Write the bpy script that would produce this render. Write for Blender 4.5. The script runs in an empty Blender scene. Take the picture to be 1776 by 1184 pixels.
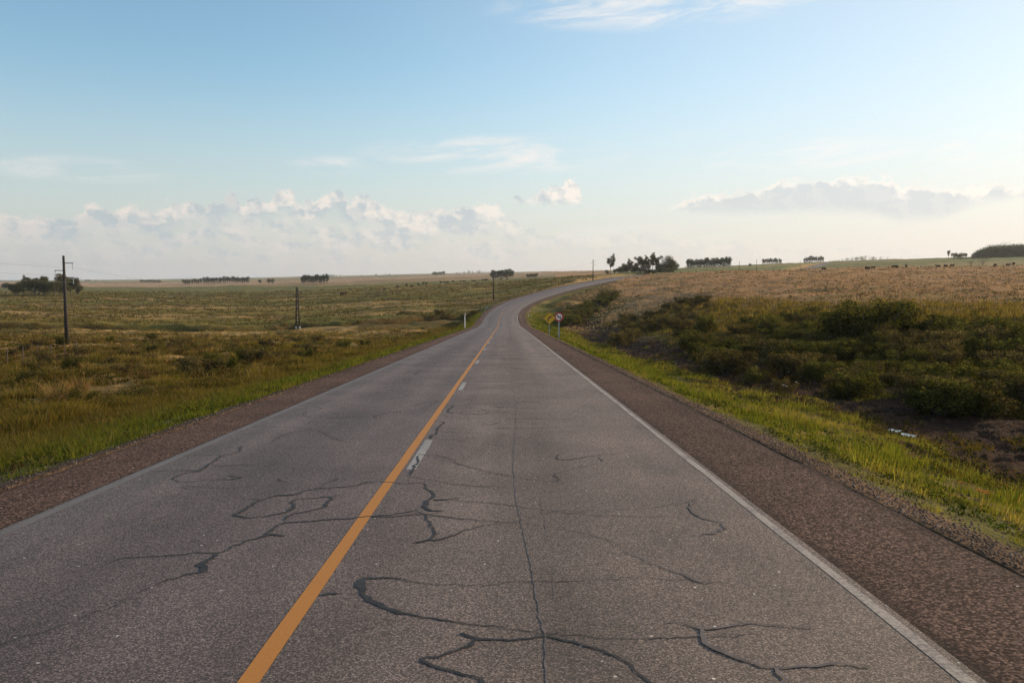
import bpy, bmesh, math, random
import numpy as np
from mathutils import Vector, Matrix

random.seed(7)
rng = np.random.default_rng(11)
S = bpy.context.scene
COL = S.collection

# ------------------------------------------------------------------ camera, world, sun, exposure
W0, H0, F0 = 1776.0, 1184.0, 1400.0        # frame of the photograph and its focal length in those pixels
PITCH = math.atan(107.0 / 1400.0)
EYE = 2.0                                  # camera height; the road surface below the camera is z = 0
GRADE = -0.0435

cam_d = bpy.data.cameras.new('camera')
cam_d.sensor_width = 36.0
cam_d.lens = 36.0 * F0 / W0
cam_d.clip_start = 0.1
cam_d.clip_end = 40000
cam = bpy.data.objects.new('camera', cam_d)
COL.objects.link(cam)
cam.location = (0, 0, EYE)
cam.rotation_euler = (math.pi / 2 - PITCH, 0, 0)
S.camera = cam

SUN_AZ = math.radians(62)                  # clockwise from the view direction (+Y)
SUN_EL = math.radians(15)
sun_d = bpy.data.lights.new('sun', 'SUN')
sun_d.energy = 5.0
sun_d.angle = math.radians(0.6)
sun_d.color = (1.0, 0.77, 0.50)
sun = bpy.data.objects.new('sun', sun_d)
COL.objects.link(sun)
sdir = Vector((math.sin(SUN_AZ) * math.cos(SUN_EL), math.cos(SUN_AZ) * math.cos(SUN_EL), math.sin(SUN_EL)))
sun.rotation_euler = sdir.to_track_quat('Z', 'Y').to_euler()
sun.location = (60, 60, 60)

S.view_settings.view_transform = 'Standard'
S.view_settings.look = 'None'
S.view_settings.gamma = 1.0
S.view_settings.exposure = 0.12
S.cycles.max_bounces = 6
S.cycles.sample_clamp_direct = 3.0
S.cycles.sample_clamp_indirect = 1.5
S.cycles.diffuse_bounces = 3
S.cycles.volume_bounces = 0
S.cycles.transparent_max_bounces = 4
S.cycles.use_denoising = True
S.cycles.denoiser = 'OPENIMAGEDENOISE'
S.cycles.denoising_input_passes = 'RGB_ALBEDO_NORMAL'
S.cycles.denoising_prefilter = 'NONE'

SKY_STRENGTH = 0.135
HAZE_DENSITY = 0.00008


def ray(px, py):
    """direction (x, 1, z) of a photo pixel"""
    u = (px - W0 / 2) / F0
    v = (H0 / 2 - py) / F0
    dy = v * math.sin(PITCH) + math.cos(PITCH)
    dz = v * math.cos(PITCH) - math.sin(PITCH)
    return u / dy, dz / dy


def azel(px, py):
    x, z = ray(px, py)
    return math.atan2(x, 1.0), math.atan2(z, math.hypot(x, 1.0))


# ---- node helper
class NT:
    def __init__(self, tree):
        self.t = tree
        self.n = tree.nodes
        self.l = tree.links

    def node(self, kind, **kw):
        nd = self.n.new(kind)
        for k, v in kw.items():
            setattr(nd, k, v)
        return nd

    def put(self, sock, val):
        if isinstance(val, bpy.types.NodeSocket):
            self.l.new(val, sock)
        elif val is not None:
            if hasattr(sock.default_value, '__len__') and not hasattr(val, '__len__'):
                val = (val,) * len(sock.default_value)
            if hasattr(sock.default_value, '__len__') and len(sock.default_value) == 4 and len(val) == 3:
                val = tuple(val) + (1,)
            sock.default_value = val

    def math(self, op, a, b=None, c=None, clamp=False):
        nd = self.node('ShaderNodeMath', operation=op, use_clamp=clamp)
        self.put(nd.inputs[0], a)
        if b is not None:
            self.put(nd.inputs[1], b)
        if c is not None:
            self.put(nd.inputs[2], c)
        return nd.outputs[0]

    def vmath(self, op, a, b=None):
        nd = self.node('ShaderNodeVectorMath', operation=op)
        self.put(nd.inputs[0], a)
        if b is not None:
            self.put(nd.inputs[1], b)
        return nd.outputs[0]

    def mix(self, f, a, b, blend='MIX'):
        nd = self.node('ShaderNodeMix', data_type='RGBA', blend_type=blend)
        self.put(nd.inputs[0], f)
        self.put(nd.inputs[6], a)
        self.put(nd.inputs[7], b)
        return nd.outputs[2]

    def smooth(self, v, a, b, lo=0.0, hi=1.0):
        nd = self.node('ShaderNodeMapRange', interpolation_type='SMOOTHSTEP')
        self.put(nd.inputs[0], v)
        self.put(nd.inputs[1], a)
        self.put(nd.inputs[2], b)
        self.put(nd.inputs[3], lo)
        self.put(nd.inputs[4], hi)
        return nd.outputs[0]

    def noise(self, vec, scale, detail=4, rough=0.55, dist=0.0, dim='3D'):
        nd = self.node('ShaderNodeTexNoise', noise_dimensions=dim)
        self.put(nd.inputs['Vector'], vec)
        nd.inputs['Scale'].default_value = scale
        nd.inputs['Detail'].default_value = detail
        nd.inputs['Roughness'].default_value = rough
        nd.inputs['Distortion'].default_value = dist
        return nd.outputs[0]

    def comb(self, x, y, z=0.0):
        nd = self.node('ShaderNodeCombineXYZ')
        self.put(nd.inputs[0], x)
        self.put(nd.inputs[1], y)
        self.put(nd.inputs[2], z)
        return nd.outputs[0]

    def sep(self, v):
        nd = self.node('ShaderNodeSeparateXYZ')
        self.put(nd.inputs[0], v)
        return nd.outputs

    def curve(self, v, pts):
        nd = self.node('ShaderNodeFloatCurve')
        c = nd.mapping.curves[0]
        while len(c.points) > 2:
            c.points.remove(c.points[1])
        c.points[0].location = pts[0]
        c.points[1].location = pts[-1]
        for p in pts[1:-1]:
            c.points.new(*p)
        for p in c.points:
            p.handle_type = 'VECTOR'
        nd.mapping.update()
        self.put(nd.inputs['Value'], v)
        return nd.outputs[0]


def build_world():
    w = bpy.data.worlds.new('World')
    S.world = w
    w.use_nodes = True
    t = NT(w.node_tree)
    t.n.clear()
    out = t.node('ShaderNodeOutputWorld')
    bg = t.node('ShaderNodeBackground')
    bg.inputs['Strength'].default_value = SKY_STRENGTH
    sky = t.node('ShaderNodeTexSky', sky_type='NISHITA')
    sky.sun_disc = False
    sky.sun_elevation = SUN_EL
    sky.sun_rotation = SUN_AZ
    sky.air_density = 1.0
    sky.dust_density = 1.0
    sky.ozone_density = 1.2
    sky.altitude = 100
    tc = t.node('ShaderNodeTexCoord').outputs['Generated']
    x, y, z = t.sep(tc)
    az = t.math('ARCTAN2', x, y)
    hyp = t.math('SQRT', t.math('ADD', t.math('MULTIPLY', x, x), t.math('MULTIPLY', y, y)))
    el = t.math('ARCTAN2', z, hyp)
    A0, A1 = -0.62, 0.62
    E1 = 0.40
    a01 = t.math('DIVIDE', t.math('SUBTRACT', az, A0), A1 - A0, clamp=True)

    def prof(pts):
        r = []
        for p in pts:
            a, e = azel(*p)
            r.append(((a - A0) / (A1 - A0), e / E1))
        return t.math('MULTIPLY', t.curve(a01, r), E1)

    p = t.comb(t.math('MULTIPLY', az, 1.0), t.math('MULTIPLY', el, 1.35), t.math('MULTIPLY', z, 0.3))
    n_big = t.noise(p, 22, 5, 0.6)
    n_det = t.noise(p, 62, 5, 0.52, 0.3)
    n_off = t.noise(t.vmath('ADD', p, (0.005, 0.0045, 0)), 62, 5, 0.52, 0.3)
    nb_off = t.noise(t.vmath('ADD', p, (0.012, 0.010, 0)), 22, 5, 0.6)
    relief = t.math('ADD', t.math('MULTIPLY', t.math('SUBTRACT', n_det, n_off), 2.4),
                    t.math('MULTIPLY', t.math('SUBTRACT', n_big, nb_off), 4.5))
    pert = t.math('ADD', t.math('MULTIPLY', t.math('SUBTRACT', n_det, 0.5), 0.036),
                  t.math('MULTIPLY', t.math('SUBTRACT', n_big, 0.5), 0.022))
    ep = t.math('ADD', el, pert)

    # long cumulus bank on the left (outline of its tops)
    top1 = prof([(-40, 372), (0, 361), (20, 363), (40, 366), (57, 376), (98, 378), (120, 383), (135, 364), (165, 344), (189, 361),
                 (216, 350), (233, 360), (270, 359), (294, 348), (331, 339), (351, 348), (386, 348), (395, 322), (410, 330),
                 (420, 352), (439, 345), (466, 349), (478, 333), (497, 321), (510, 334), (518, 349), (554, 346), (579, 327),
                 (606, 344), (639, 338), (656, 354), (720, 367), (756, 363), (804, 357), (830, 345), (862, 350), (885, 385),
                 (930, 400), (1000, 405), (1100, 402), (1250, 420), (1400, 430), (1776, 440), (1900, 440)])
    d1 = t.math('SUBTRACT', top1, ep)                     # > 0 below the top
    m1 = t.smooth(d1, -0.001, 0.0055)
    # fade with distance below the tops, and towards the right
    m1 = t.math('MULTIPLY', m1, t.smooth(el, 0.008, 0.045, 0.35, 1.0))
    m1 = t.math('MULTIPLY', m1, t.smooth(az, -0.05, 0.05, 1.0, 0.35))
    thin = t.smooth(t.noise(t.comb(az, t.math('MULTIPLY', el, 2.0), 0.2), 26, 4, 0.55), 0.42, 0.60, 0.12, 1.0)
    low = t.smooth(d1, 0.012, 0.04)
    m1 = t.math('MULTIPLY', m1, t.mix(low, (1, 1, 1), thin))
    # grey-blue belly of the bank
    n_mid = t.noise(t.comb(t.math('MULTIPLY', az, 1.0), t.math('MULTIPLY', el, 2.6), 0.7), 13, 5, 0.6)
    win = t.math('MULTIPLY', t.smooth(t.math('ADD', d1, t.math('MULTIPLY', t.math('SUBTRACT', n_mid, 0.5), 0.11)), 0.004, 0.022),
                 t.smooth(t.math('ADD', d1, t.math('MULTIPLY', t.math('SUBTRACT', n_det, 0.5), 0.05)), 0.020, 0.045, 1.0, 0.35))
    bel = t.math('MULTIPLY', win, t.smooth(az, -0.56, -0.44, 0.3, 0.95))
    # right-hand flat cloud
    top2 = prof([(-40, 480), (1110, 480), (1142, 358), (1214, 337), (1290, 328), (1366, 312), (1401, 303), (1435, 309), (1477, 305), (1519, 307),
                 (1549, 310), (1560, 322), (1614, 312), (1640, 320), (1690, 328), (1728, 316), (1776, 320), (1860, 330)])
    base2 = prof([(-40, 480), (1110, 400), (1142, 360), (1220, 368), (1300, 366), (1480, 366), (1560, 380), (1640, 374), (1690, 352), (1776, 342),
                  (1860, 340)])
    d2 = t.math('SUBTRACT', top2, ep)
    b2 = t.math('SUBTRACT', t.math('ADD', el, t.math('MULTIPLY', t.math('SUBTRACT', n_big, 0.5), 0.018)), base2)
    m2 = t.math('MULTIPLY', t.smooth(d2, -0.001, 0.007), t.smooth(b2, -0.008, 0.008))
    bel2 = t.math('MULTIPLY', t.smooth(t.math('ADD', d2, t.math('MULTIPLY', t.math('SUBTRACT', n_big, 0.5), 0.03)), 0.004, 0.013), 1.0)
    # small cloud in the middle
    top3 = prof([(-40, 480), (870, 480), (886, 347), (925, 338), (945, 322), (968, 322), (985, 306), (1003, 308), (1012, 350), (1020, 480), (1860, 480)])
    base3 = prof([(-40, 480), (870, 480), (886, 348), (940, 350), (1000, 352), (1020, 352), (1860, 352)])
    d3 = t.math('SUBTRACT', top3, ep)
    m3 = t.math('MULTIPLY', t.smooth(d3, -0.001, 0.006), t.smooth(t.math('SUBTRACT', el, base3), -0.008, 0.006))
    m3 = t.math('MULTIPLY', m3, 0.8)
    # thin high veils
    pv = t.comb(az, t.math('MULTIPLY', t.math('SUBTRACT', el, t.math('MULTIPLY', az, 0.10)), 5.0), 0.3)
    wisp = t.smooth(t.noise(pv, 9, 7, 0.62, 0.5), 0.40, 0.72)

    def veil(px, py, rx, ry, k):
        a, e = azel(px, py)
        u = t.math('DIVIDE', t.math('SUBTRACT', az, a), rx / F0)
        v = t.math('DIVIDE', t.math('SUBTRACT', el, e), ry / F0)
        r = t.math('ADD', t.math('MULTIPLY', u, u), t.math('MULTIPLY', v, v))
        return t.smooth(r, 0.05, 1.0, k, 0.0)
    v = veil(1150, 6, 330, 46, 0.85)
    for q in ((860, 270, 260, 40, .95), (575, 287, 80, 20, .8), (135, 294, 150, 24, .8), (1390, 268, 220, 30, .8),
              (1740, 258, 130, 32, .7), (1210, 245, 60, 22, .3), (1090, 412, 200, 26, .35)):
        v = t.math('MAXIMUM', v, veil(*q))
    mv = t.math('MULTIPLY', v, wisp, clamp=True)

    skyc = sky.outputs[0]
    # mix of warm low haze band close to the horizon
    hz = t.smooth(el, -0.03, 0.27, 0.95, 0.0)
    warm = t.smooth(az, -0.7, 0.7)
    hzc = t.mix(warm, (4.2, 4.12, 4.15), (6.1, 5.45, 5.05))
    base = t.mix(1.0, skyc, (1.14, 1.37, 1.39), 'MULTIPLY')
    base = t.mix(t.smooth(az, -0.35, 0.75, 0.0, 0.65), base, (4.7, 5.0, 5.5))
    base = t.mix(hz, base, hzc)
    lit = t.mix(warm, (5.9, 5.25, 4.8), (8.2, 7.4, 6.6))
    lit = t.mix(t.smooth(el, 0.02, 0.085, 0.75, 0.0), lit, t.mix(warm, (4.7, 4.4, 4.25), (6.6, 6.0, 5.4)))
    shade = t.mix(warm, (3.2, 3.65, 3.95), (4.7, 4.9, 5.1))
    relf = t.math('ADD', 0.66, relief, clamp=True)
    c1 = t.mix(t.math('ADD', t.math('MULTIPLY', t.math('SUBTRACT', 1.0, relf), 0.85), t.math('MULTIPLY', bel, 0.62), clamp=True), lit, shade)
    c2 = t.mix(t.math('ADD', t.math('MULTIPLY', t.math('SUBTRACT', 1.0, relf), 0.4), t.math('MULTIPLY', bel2, 0.85), clamp=True), lit, shade)
    c3 = t.mix(t.math('SUBTRACT', 1.0, relf), lit, shade)
    vc = t.mix(warm, (5.3, 5.3, 5.3), (7.2, 6.9, 6.6))
    c = t.mix(t.math('MULTIPLY', mv, 1.0), base, vc)
    c = t.mix(t.math('MULTIPLY', m1, 0.78), c, c1)
    c = t.mix(t.math('MULTIPLY', m2, 0.66), c, c2)
    c = t.mix(m3, c, c3)
    t.l.new(c, bg.inputs[0])
    t.l.new(bg.outputs[0], out.inputs[0])
    w.cycles.sampling_method = 'MANUAL'
    w.cycles.sample_map_resolution = 512


build_world()

# ------------------------------------------------------------------ helpers: objects and tags


def tag(o, label=None, cat=None, group=None, kind=None):
    if label:
        o['label'] = label
    if cat:
        o['category'] = cat
    if group:
        o['group'] = group
    if kind:
        o['kind'] = kind
    return o


def link(name, me, mat=None, parent=None, loc=None):
    o = bpy.data.objects.new(name, me)
    COL.objects.link(o)
    if mat is not None and len(me.materials) == 0:
        me.materials.append(mat)
    if parent is not None:
        o.parent = parent
    if loc is not None:
        o.location = loc
    return o


def empty(name, loc=(0, 0, 0), rz=0.0):
    o = bpy.data.objects.new(name, None)
    COL.objects.link(o)
    o.location = loc
    o.rotation_euler = (0, 0, rz)
    o.empty_display_size = 0.3
    return o


def mesh_np(name, verts, faces_flat, counts, smooth=False, colors=None, uvs=None):
    """mesh from numpy arrays; colors per vertex, uvs per vertex (spread to loops)"""
    me = bpy.data.meshes.new(name)
    verts = np.asarray(verts, np.float32).reshape(-1, 3)
    faces_flat = np.asarray(faces_flat, np.int32).ravel()
    counts = np.asarray(counts, np.int32)
    me.vertices.add(len(verts))
    me.vertices.foreach_set('co', verts.ravel())
    me.loops.add(len(faces_flat))
    me.loops.foreach_set('vertex_index', faces_flat)
    me.polygons.add(len(counts))
    starts = np.zeros(len(counts), np.int32)
    starts[1:] = np.cumsum(counts)[:-1]
    me.polygons.foreach_set('loop_start', starts)
    me.polygons.foreach_set('loop_total', counts)
    if smooth:
        me.polygons.foreach_set('use_smooth', np.ones(len(counts), bool))
    if colors is not None:
        a = me.attributes.new('tint', 'FLOAT_COLOR', 'POINT')
        cc = np.ones((len(verts), 4), np.float32)
        cc[:, :3] = colors
        a.data.foreach_set('color', cc.ravel())
    if uvs is not None:
        uv = me.uv_layers.new(name='UVMap')
        uv.data.foreach_set('uv', np.asarray(uvs, np.float32)[faces_flat].ravel())
    me.update(calc_edges=True)
    me.validate()
    return me


def copy_tree(o, parent=None):
    c = o.copy()
    COL.objects.link(c)
    c.parent = parent
    for ch in list(o.children):
        copy_tree(ch, c)
    return c


# ---- mesh builder of boxes and tubes
class MB:
    def __init__(self):
        self.v, self.f = [], []

    def add(self, vs, fs):
        n = len(self.v)
        self.v += [tuple(q) for q in vs]
        self.f += [tuple(i + n for i in f) for f in fs]

    def box(self, c, s, rot=None):
        m = rot or Matrix.Identity(3)
        vs = []
        for dx in (-.5, .5):
            for dy in (-.5, .5):
                for dz in (-.5, .5):
                    vs.append(Vector(c) + m @ Vector((dx * s[0], dy * s[1], dz * s[2])))
        self.add(vs, [(0, 1, 3, 2), (4, 6, 7, 5), (0, 4, 5, 1), (2, 3, 7, 6), (0, 2, 6, 4), (1, 5, 7, 3)])

    def tube(self, pts, radii, n=8, cap=True):
        pts = [Vector(p) for p in pts]
        if not hasattr(radii, '__len__'):
            radii = [radii] * len(pts)
        vs, fs = [], []
        for i, p in enumerate(pts):
            d = (pts[min(i + 1, len(pts) - 1)] - pts[max(i - 1, 0)]).normalized()
            a = Vector((0, 0, 1)) if abs(d.z) < 0.9 else Vector((1, 0, 0))
            x = d.cross(a).normalized()
            y = d.cross(x).normalized()
            for k in range(n):
                t_ = 2 * math.pi * k / n
                vs.append(p + (x * math.cos(t_) + y * math.sin(t_)) * radii[i])
        for i in range(len(pts) - 1):
            for k in range(n):
                a, b = i * n + k, i * n + (k + 1) % n
                fs.append((a, b, b + n, a + n))
        if cap:
            fs.append(tuple(range(n))[::-1])
            fs.append(tuple(range((len(pts) - 1) * n, len(pts) * n)))
        self.add(vs, fs)

    def mesh(self, name, smooth=False):
        me = bpy.data.meshes.new(name)
        me.from_pydata(self.v, [], self.f)
        if smooth:
            for p in me.polygons:
                p.use_smooth = True
        me.update()
        return me

    def build(self, name, mat, parent=None, smooth=False, loc=None):
        return link(name, self.mesh(name, smooth), mat, parent, loc)


# ------------------------------------------------------------------ noise in numpy
_perm = rng.random((256, 256)).astype(np.float32)


def vnoise(x, y):
    xi, yi = np.floor(x).astype(int), np.floor(y).astype(int)
    xf, yf = x - xi, y - yi
    u, v = xf * xf * (3 - 2 * xf), yf * yf * (3 - 2 * yf)
    a = _perm[xi & 255, yi & 255]
    b = _perm[(xi + 1) & 255, yi & 255]
    c = _perm[xi & 255, (yi + 1) & 255]
    d = _perm[(xi + 1) & 255, (yi + 1) & 255]
    return (a * (1 - u) + b * u) * (1 - v) + (c * (1 - u) + d * u) * v - 0.5


def fbm(x, y, octv=4, gain=0.5):
    s, a = 0, 1.0
    for k in range(octv):
        s = s + a * vnoise(x * 2 ** k + 17.3 * k, y * 2 ** k + 5.1 * k)
        a *= gain
    return s


def sstep(x, a, b):
    t_ = np.clip((x - a) / (b - a), 0, 1)
    return t_ * t_ * (3 - 2 * t_)


# ------------------------------------------------------------------ the road's path
def P(px, py, D):
    x, z = ray(px, py)
    return (x * D, D, EYE + z * D)


def catmull(pts, step=1.0):
    pts = np.asarray(pts, float)
    out = []
    for i in range(len(pts) - 1):
        p0, p1, p2, p3 = pts[max(i - 1, 0)], pts[i], pts[i + 1], pts[min(i + 2, len(pts) - 1)]
        if i == 0:
            p0 = 2 * p1 - p2
        if i == len(pts) - 2:
            p3 = 2 * p2 - p1
        L = np.linalg.norm(p2 - p1)
        # centripetal-like: scale tangents by chord lengths
        l0, l2 = max(np.linalg.norm(p1 - p0), 1e-6), max(np.linalg.norm(p3 - p2), 1e-6)
        m1 = (p2 - p0) / (l0 + L) * L
        m2 = (p3 - p1) / (L + l2) * L
        n = max(2, int(L / step))
        for k in range(n):
            t_ = k / n
            h00 = 2 * t_ ** 3 - 3 * t_ ** 2 + 1
            h10 = t_ ** 3 - 2 * t_ ** 2 + t_
            h01 = -2 * t_ ** 3 + 3 * t_ ** 2
            h11 = t_ ** 3 - t_ ** 2
            out.append(h00 * p1 + h10 * m1 + h01 * p2 + h11 * m2)
    out.append(pts[-1])
    return np.array(out)


def axis_pt(px, py, D, th):          # point of the carriageway middle, moved to the axis under the camera
    x, y, z = P(px, py, D)
    return (x + 1.05 * math.cos(th), y - 1.05 * math.sin(th), z)


HEAD = -10.0 / 1400.0
ctrl = [(HEAD * Y, Y, GRADE * Y) for Y in (-40, -10, 20, 50, 80, 110, 130)]
ctrl += [axis_pt(867, 565, 150, -.01), axis_pt(871, 546, 190, .08), axis_pt(884, 533.5, 222, .20), axis_pt(909, 521, 253, .28),
         axis_pt(972, 502.5, 303, .32), axis_pt(1020, 492, 350, .32), axis_pt(1058, 485, 400, .36), axis_pt(1092, 479.7, 440, .40),
         axis_pt(1126, 476.5, 480, .5), (108, 520, 5.2), (136, 552, 5.4), (172, 585, 4.6), (212, 630, 6.0), (252, 700, 10.6),
         (300, 800, 14.6), (362, 930, 20.6), (396, 1010, 23.2)]
PATH = catmull(ctrl, 1.0)
_ker = np.exp(-0.5 * (np.arange(-30, 31) / 13.0) ** 2)
_ker /= _ker.sum()
_e0 = PATH[0] + (PATH[0] - PATH[1]) * np.arange(30, 0, -1)[:, None]
_e1 = PATH[-1] + (PATH[-1] - PATH[-2]) * np.arange(1, 31)[:, None]
_pp = np.vstack([_e0, PATH, _e1])
PATH = np.stack([np.convolve(_pp[:, k], _ker, 'valid') for k in range(3)], 1)
_d = np.gradient(PATH[:, :2], axis=0)
_d /= np.linalg.norm(_d, axis=1)[:, None]
RIGHT = np.stack([_d[:, 1], -_d[:, 0]], 1)
_sl = np.concatenate([[0], np.cumsum(np.linalg.norm(np.diff(PATH[:, :2], axis=0), axis=1))])
_i0 = np.argmin(np.abs(PATH[:, 1]))
SLEN = _sl - _sl[_i0]                # arclength, 0 under the camera
BANK = 0.055 * sstep(SLEN, 160, 235) * (1 - sstep(SLEN, 420, 470))


def road_coords(x, y):
    """lateral offset, arclength, road surface height for points near the path"""
    x = np.asarray(x, float).ravel()
    y = np.asarray(y, float).ravel()
    n = len(x)
    lat = np.full(n, 1e4)
    sl = np.zeros(n)
    zr = np.zeros(n)
    for c in range(0, n, 20000):
        xs, ys = x[c:c + 20000], y[c:c + 20000]
        d2 = (xs[:, None] - PATH[None, :, 0]) ** 2 + (ys[:, None] - PATH[None, :, 1]) ** 2
        i = np.argmin(d2, 1)
        dx, dy = xs - PATH[i, 0], ys - PATH[i, 1]
        la = dx * RIGHT[i, 0] + dy * RIGHT[i, 1]
        al = dx * _d[i, 0] + dy * _d[i, 1]
        dist = np.sqrt(d2[np.arange(len(i)), i])
        end = (np.abs(al) > 3)
        la = np.where(end, np.sign(la) * np.maximum(dist, 30), la)
        g = np.gradient(PATH[:, 2], SLEN)[i]
        lat[c:c + 20000] = la
        sl[c:c + 20000] = SLEN[i] + al
        zr[c:c + 20000] = PATH[i, 2] + np.clip(al, -3, 3) * g - BANK[i] * np.clip(la + 1.05, -7, 7)
    return lat, sl, zr


# ------------------------------------------------------------------ the land (heights)
# (px, [(D, py), ...]): what height the ground has at depth D along the direction of that column
T = {
    0: [(3, 1600), (8, 985), (12, 840), (18, 768), (29, 703), (45, 660), (75, 628), (99, 597), (130, 584), (165, 574), (205, 556), (280, 538), (450, 514), (900, 501), (2000, 492), (4500, 488)],
    300: [(8, 985), (14, 800), (20, 735), (30, 692), (50, 645), (75, 615), (110, 593), (150, 581), (180, 576), (215, 560), (300, 536), (480, 513), (900, 500), (1800, 490), (4500, 486)],
    520: [(12, 860), (20, 728), (30, 682), (50, 638), (75, 610), (110, 593), (150, 580), (185, 573), (215, 560), (260, 546), (400, 520), (650, 504), (1000, 494), (1600, 488), (2500, 483.5), (4500, 481)],
    700: [(30, 680), (50, 640), (80, 606), (120, 588), (170, 570), (205, 560), (260, 536), (380, 512), (600, 497), (900, 489), (1500, 483), (2500, 479), (4500, 477)],
    800: [(60, 640), (100, 604), (150, 577), (185, 568), (215, 556), (260, 532), (340, 514), (500, 499), (800, 488), (1300, 481), (2500, 477), (4500, 474)],
    950: [(100, 596), (150, 572), (200, 552), (260, 520), (320, 500), (450, 489), (700, 482), (1300, 476), (2500, 472), (4500, 471)],
    1028: [(40, 700), (70, 632), (100, 600), (140, 576), (180, 556), (220, 532), (280, 506), (340, 488), (385, 479.5), (500, 478), (900, 477), (2500, 472), (4500, 470)],
    1100: [(25, 800), (40, 690), (56, 637), (80, 606), (115, 584), (150, 560), (190, 532), (240, 512), (310, 496), (400, 482), (470, 476), (650, 476), (1200, 472), (2500, 470), (4500, 469)],
    1200: [(18, 850), (30, 720), (45, 660), (65, 616), (85, 588), (110, 557), (140, 532), (180, 512), (260, 490), (360, 473), (470, 472), (600, 472), (900, 464), (1500, 465), (4500, 466)],
    1300: [(15, 860), (24, 748), (36, 692), (50, 650), (68, 606), (90, 563), (120, 530), (170, 506), (250, 485), (370, 470.5), (500, 474), (700, 467), (900, 461), (1100, 461), (2000, 465), (4500, 466)],
    1500: [(10, 1010), (19, 795), (32, 703), (46, 648), (65, 590), (88, 542), (120, 514), (190, 490), (280, 475), (385, 467), (500, 470), (700, 461), (900, 451), (1000, 452), (2000, 460), (4500, 462)],
    1776: [(8, 1090), (11, 960), (17, 850), (28, 728), (46, 635), (68, 572), (95, 531), (140, 500), (220, 479), (385, 463), (480, 465), (650, 455), (900, 444), (1050, 444), (2000, 455), (4500, 460)],
}
_c = []
for px_, rows in T.items():
    for D_, py_ in rows:
        x_, y_, z_ = P(px_, py_, D_)
        _c.append((x_ / y_, D_, z_ - EYE))
for sgn, src in ((-1, 0), (1, 1776)):
    for D_, py_ in T[src]:
        x_, y_, z_ = P(src, py_, D_)
        _c.append((sgn * 1.15, D_, z_ - EYE))
_c = np.array(_c)
CA, CB = _c[:, 0] * 3.2, np.log(_c[:, 1]) * 1.6
CW = _c[:, 2] / (_c[:, 1] + 60) * 1000


def _phi(r2):
    return 0.5 * r2 * np.log(r2 + 1e-9)


_n = len(_c)
_K = _phi((CA[:, None] - CA) ** 2 + (CB[:, None] - CB) ** 2) + np.eye(_n) * 0.01
_Pm = np.stack([np.ones(_n), CA, CB], 1)
_M = np.block([[_K, _Pm], [_Pm.T, np.zeros((3, 3))]])
_sol = np.linalg.solve(_M, np.concatenate([CW, np.zeros(3)]))


def nat_height(x, y):
    r = np.hypot(x, y) + 1e-6
    az = np.clip(np.arctan2(x, y), -0.86, 0.86)
    D = np.clip(r * np.cos(az), 3.0, 6000)
    a, b = np.tan(az) * 3.2, np.log(D) * 1.6
    out = np.zeros(len(x))
    for c in range(0, len(x), 20000):
        s = slice(c, c + 20000)
        k = _phi((a[s, None] - CA) ** 2 + (b[s, None] - CB) ** 2)
        out[s] = k @ _sol[:_n] + _sol[_n] + _sol[_n + 1] * a[s] + _sol[_n + 2] * b[s]
    return out * (D + 60) / 1000 + EYE


def polyd(x, y, pts):
    """distance to a polyline and side"""
    best = np.full(len(x), 1e9)
    side = np.zeros(len(x))
    for (x0, y0), (x1, y1) in zip(pts[:-1], pts[1:]):
        ex, ey = x1 - x0, y1 - y0
        L2 = ex * ex + ey * ey
        t_ = np.clip(((x - x0) * ex + (y - y0) * ey) / L2, 0, 1)
        dx, dy = x - (x0 + ex * t_), y - (y0 + ey * t_)
        d = np.hypot(dx, dy)
        m = d < best
        best[m] = d[m]
        side[m] = np.sign(dx * ey - dy * ex)[m]
    return best, side


def ud(px, D):
    return ((px - 888) / 1400 * D, D)


CREEK = [ud(-500, 158), ud(-100, 165), ud(60, 172), ud(200, 180), ud(330, 180), ud(430, 186), ud(515, 196), ud(600, 198), ud(660, 206), ud(740, 216),
         ud(800, 222), ud(850, 226)]
DITCH = [(9.3, 6), (11.2, 14), (13.3, 24), (14.6, 36), (14.9, 50), (13.8, 68), (12.5, 88), (12.0, 108), (14, 130), (17, 150), (14, 175), (6, 196)]


PUDDLES = [(1558, 25.9, .16, .22, 1), (1583, 25.0, .22, .24, 2), (1572, 23.6, .09, .16, 3)]
_PL = {}


def puddle_level(k):
    if k not in _PL:
        px_, D_, rx, ry, sd_ = PUDDLES[k]
        x_, y_ = ud(px_, D_)
        _PL[k] = float(nat_height(np.array([x_]), np.array([y_]))[0]) - 0.22
    return _PL[k]


def puddle_mask(x, y, grow=1.0):
    m = np.zeros(len(x), bool)
    for (px_, D_, rx, ry, sd_) in PUDDLES:
        x_, y_ = ud(px_, D_)
        m |= ((x - x_) / (rx * grow)) ** 2 + ((y - y_) / (ry * grow * 1.5)) ** 2 < 1
    return m


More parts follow.
